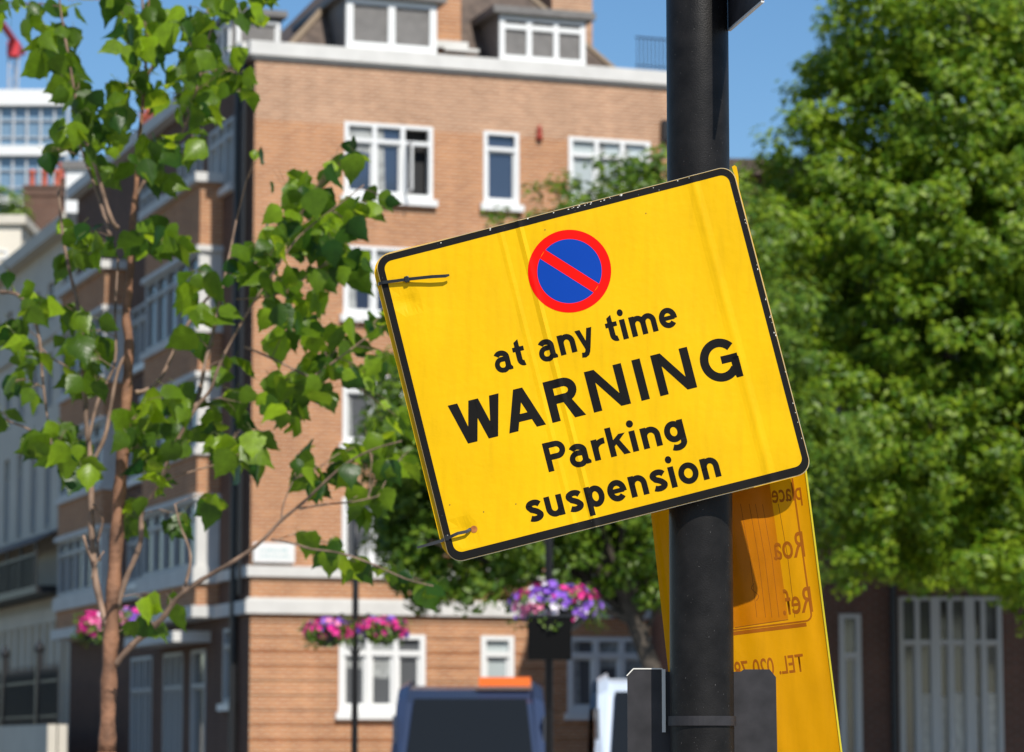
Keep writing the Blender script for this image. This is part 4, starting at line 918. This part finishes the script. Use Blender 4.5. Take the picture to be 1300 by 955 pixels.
blackp = mat('black_nylon', (.010,.010,.011), .32)
m = tie([(a[0]-6, a[1], -10), (a[0]-3, a[1], 1), (a[0]+3, a[1], 3.5), (a[0]*.4+b[0]*.6, a[1]*.4+b[1]*.6, 4), (b[0], b[1], 4.5), (b[0]*.75+c[0]*.25, b[1]*.75+c[1]*.25, 6), (b[0]*.4+c[0]*.6, b[1]*.4+c[1]*.6, 7.5), (c[0]-4, c[1], 7), (c[0]+1, c[1]+.2, 6)])
o = m.build('cable_tie', blackp, sg)
def headbox(u, v, l, sz=4.2):
    m = MB(); vs = []
    for dl in (0, 4.5):
        for du, dv in ((-sz,-sz),(sz,-sz),(sz,sz),(-sz,sz)): vs.append(ex*((u+du*.75)*SC)+ez*((v+dv)*SC)-en*((l+dl)*SC))
    m.add(vs, [(0,1,2,3),(4,5,6,7),(0,1,5,4),(1,2,6,5),(2,3,7,6),(3,0,4,7)]); return m
ho = headbox(b[0], b[1], 2.5).build('tie_head', blackp, o); bv = ho.modifiers.new('bevel', 'BEVEL'); bv.width = .0012; bv.segments = 2
a = to_uv(597, 672); b = to_uv(576, 680); c = to_uv(566, 683.5); d_ = to_uv(529, 695)
m = tie([(a[0]+2, a[1]+1, -4), (a[0], a[1], .5), (a[0]-5, a[1]-2, 3.5), (b[0]+6, b[1]+1, 5), (b[0], b[1], 4), (b[0]-5, b[1]-1, 1), (c[0], c[1], -2), (c[0]-6, c[1]-1.5, -3), ((c[0]+d_[0])/2, (c[1]+d_[1])/2-1, -4), (d_[0], d_[1], -6)])
o = m.build('cable_tie', mat('grey_nylon', (.03,.03,.032), .35), sg)
ho = headbox(c[0]+1, c[1], -4, 4).build('tie_head', blackp, o); bv = ho.modifiers.new('bevel', 'BEVEL'); bv.width = .0012; bv.segments = 2
for (px, py, r) in ((601.5, 672, 4.6),):
    uu, vv = to_uv(px, py); q = BMB(); q.poly([(uu+r*math.cos(R(k*20)), vv+r*math.sin(R(k*20))) for k in range(18)]); q.build('eyelet', mat('rust_brown', (.40,.13,.02), .7, vary=.3, scale=200), sg, .4, fine=False)
# scuffs along the top and right edge
sc_ = BMB(); rs = random.Random(8)
for _ in range(26):
    u = rs.choice([rs.uniform(20, 80), rs.uniform(-200, 200)]); v = HH-rs.uniform(.5, 3.2); r = rs.uniform(.3, .8); sc_.poly([(u+r*1.5*math.cos(R(k*72+rs.uniform(-20,20))), v+r*math.sin(R(k*72))) for k in range(5)])
for _ in range(18):
    v = rs.uniform(-190, 190); u = HW-rs.uniform(.5, 2.0); r = rs.uniform(.3, .7); sc_.poly([(u+r*math.cos(R(k*72)), v+r*1.7*math.sin(R(k*72+rs.uniform(-20,20)))) for k in range(5)])
sc_.build('edge_scuffs', mat('bare_scratch', (.75,.72,.62), .6), sg, .42)
sp_ = BMB()
for px, py in ((571,641),(614,650),(820,271),(692,292),(655,700-60)):
    u, v = to_uv(px, py); sp_.poly([(u+.8*math.cos(R(k*60)), v+.8*math.sin(R(k*60))) for k in range(6)])
sp_.build('dirt_specks', mat('dirt', (.12,.06,.02), .8), sg, .42)

# ------------------------------------------------------------------ the second, lower bag sign behind the pole
amber = plasticmat('amber_plastic_sheet', (.82,.36,.0), .35, .45, vary=.10); amber_text = plasticmat('show_through_print', (.36,.105,.002), .5, .3)
Y2 = PY+.072
bgc = at(934, 730, Y2); b2 = empty('folded_bag_sign', bgc, 0, 'translucent amber yellow sheet hanging behind the pole below the warning sign', 'sign')
th2 = R(7.0); e2 = Vector((math.cos(th2), 0, math.sin(th2))); f2 = Vector((-math.sin(th2), 0, math.cos(th2)))
def S3(u, v, lift=0):
    bow = .0009*(abs(u)-20)**2*.25 if abs(u) > 20 else 0
    if u > 92: bow += (u-92)**2*.02
    wob = 1.6*math.sin(u/11)+.8*math.sin(u/5.3+v/60)+.7*math.sin(v/45)
    if u < -85: wob += 4*math.sin((u+85)/4)
    return e2*(u*1e-3)+f2*(v*1e-3)+Vector((0, -(bow+wob*.7+lift)*1e-3, 0))
_CU, _CV = CU, CV; CU = [-120+4*k for k in range(60)]; CV = [-330+20*k for k in range(40)]
q = BMB(); q.poly([(-106,-300),(103,-300),(106,130),(-98,130)]); q.build('sheet', amber, b2, 0, loc_tf=S3)
q = BMB(); q.strip([(103,-300),(106,130)], [(105.2,-300),(108.2,130)]); q.build('fold_edge', plasticmat('bright_fold', (.95,.78,.05), .25, .3), b2, 1.5, loc_tf=S3)
# printed frame line and faint mirrored print on the far face
q = BMB(); rr = [(88,215),(90,-58)]+arc(82,-62,8,8,0,-90,6)+[(-15,-70)]; q.ribbon(rr, 2.2); q.ribbon([(-15,-74.5),(82,-74.5)], 5); q.build('frame_line', amber_text, b2, .2, loc_tf=S3)
def ptext(txt, u, v, size, name='show_through_text'):
    cu = bpy.data.curves.new('t', 'FONT'); cu.body = txt; cu.size = size; cu.offset = size*.010; o = bpy.data.objects.new('t', cu); COL.objects.link(o)
    dg = bpy.context.evaluated_depsgraph_get(); me = bpy.data.meshes.new_from_object(o.evaluated_get(dg)); bpy.data.objects.remove(o)
    for vv in me.vertices: x, y = vv.co.x, vv.co.y; vv.co = S3(u-x*.74, v+y*1.3, .22)
    me.materials.clear(); me.materials.append(amber_text); ob = bpy.data.objects.new(name, me); COL.objects.link(ob); ob.parent = b2
def uv3(px, py):
    p = at(px, py, Y2)-bgc; return p.dot(e2)*1e3, p.dot(f2)*1e3
for txt, px, py, sz in (('Ref.', 1034, 776, 36), ('Roa', 1024, 706, 36), ('place', 1019, 634, 26), ('TEL. 020 7823 4', 1022, 852, 25)):
    a_, b_ = uv3(px, py); ptext(txt, a_, b_, sz)
q = BMB(); a_, b_ = uv3(933, 797); c_, d_ = uv3(1002, 795); q.poly([(a_-2, b_), (c_, b_+3), (c_-1, 125), (a_-4, 125)]); q.build('shade_patch', plasticmat('amber_shade', (.58,.205,.0), .35, .4, vary=.22), b2, .1, loc_tf=S3)  # the sign's shadow on the sheet, painted as a darker amber patch
q = BMB(); q.ribbon([(a_, b_), (c_, b_+2)], 1.2)  # dark line along the lower edge of the painted shadow
for px in (940, 951, 959, 968, 988): u_, v_ = uv3(px, 640); q.ribbon([(u_, v_), (u_+3, v_-70), (u_+2, v_-148)], .7)
u_, v_ = uv3(959, 755); q.ribbon([(u_+4*math.sin(k*.9), v_-8+k*3.2) for k in range(8)], 1.0)
q.build('crease', mat('crease_line', (.24,.07,.003), .6, spec=.1), b2, .16, loc_tf=S3)
CU, CV = _CU, _CV
# ------------------------------------------------------------------ small plate clamped low on the pole, seen from behind
pz = at(895, 850, PY+.05).z
bp_ = empty('rear_plate', (PXX+.0045, PY+.046, pz), 0, 'dark grey back of a small sign plate clamped low on the pole', 'sign')
m = MB(); out = [(x*.001, z*.001) for x, z in ([(-97,-8),(-89,0),(-52,0),(-48,-3),(48,-3),(52,0),(85,0),(93,-10),(95,-260),(-97,-260)])]
m.prism(out, lambda x, z: Vector((x, 0, z)), lambda x, z: Vector((x, .003, z))); m.build('plate', grey_plate, bp_)
m = MB(); m.prism([(-.0985,-.008),(-.0895,.0015),(-.052,.0015),(-.052,.0),(-.089,.0),(-.097,-.0085)], lambda x, z: Vector((x, -.001, z)), lambda x, z: Vector((x, .0035, z)))
m.box(-.053, -.0485, -.004, .002, -.08, .0); m.build('rim_and_highlight', mat('pale_rim_highlight', (.7,.68,.62), .35), bp_)  # pale rim; the upright strip paints in the highlight on the bracket
m = MB(); m.lathe([(.0415, -.072), (.043, -.072), (.043, -.060), (.0415, -.060)], (-.0045, -.046, 0), 40); m.build('clamp_band', grey_plate, bp_)
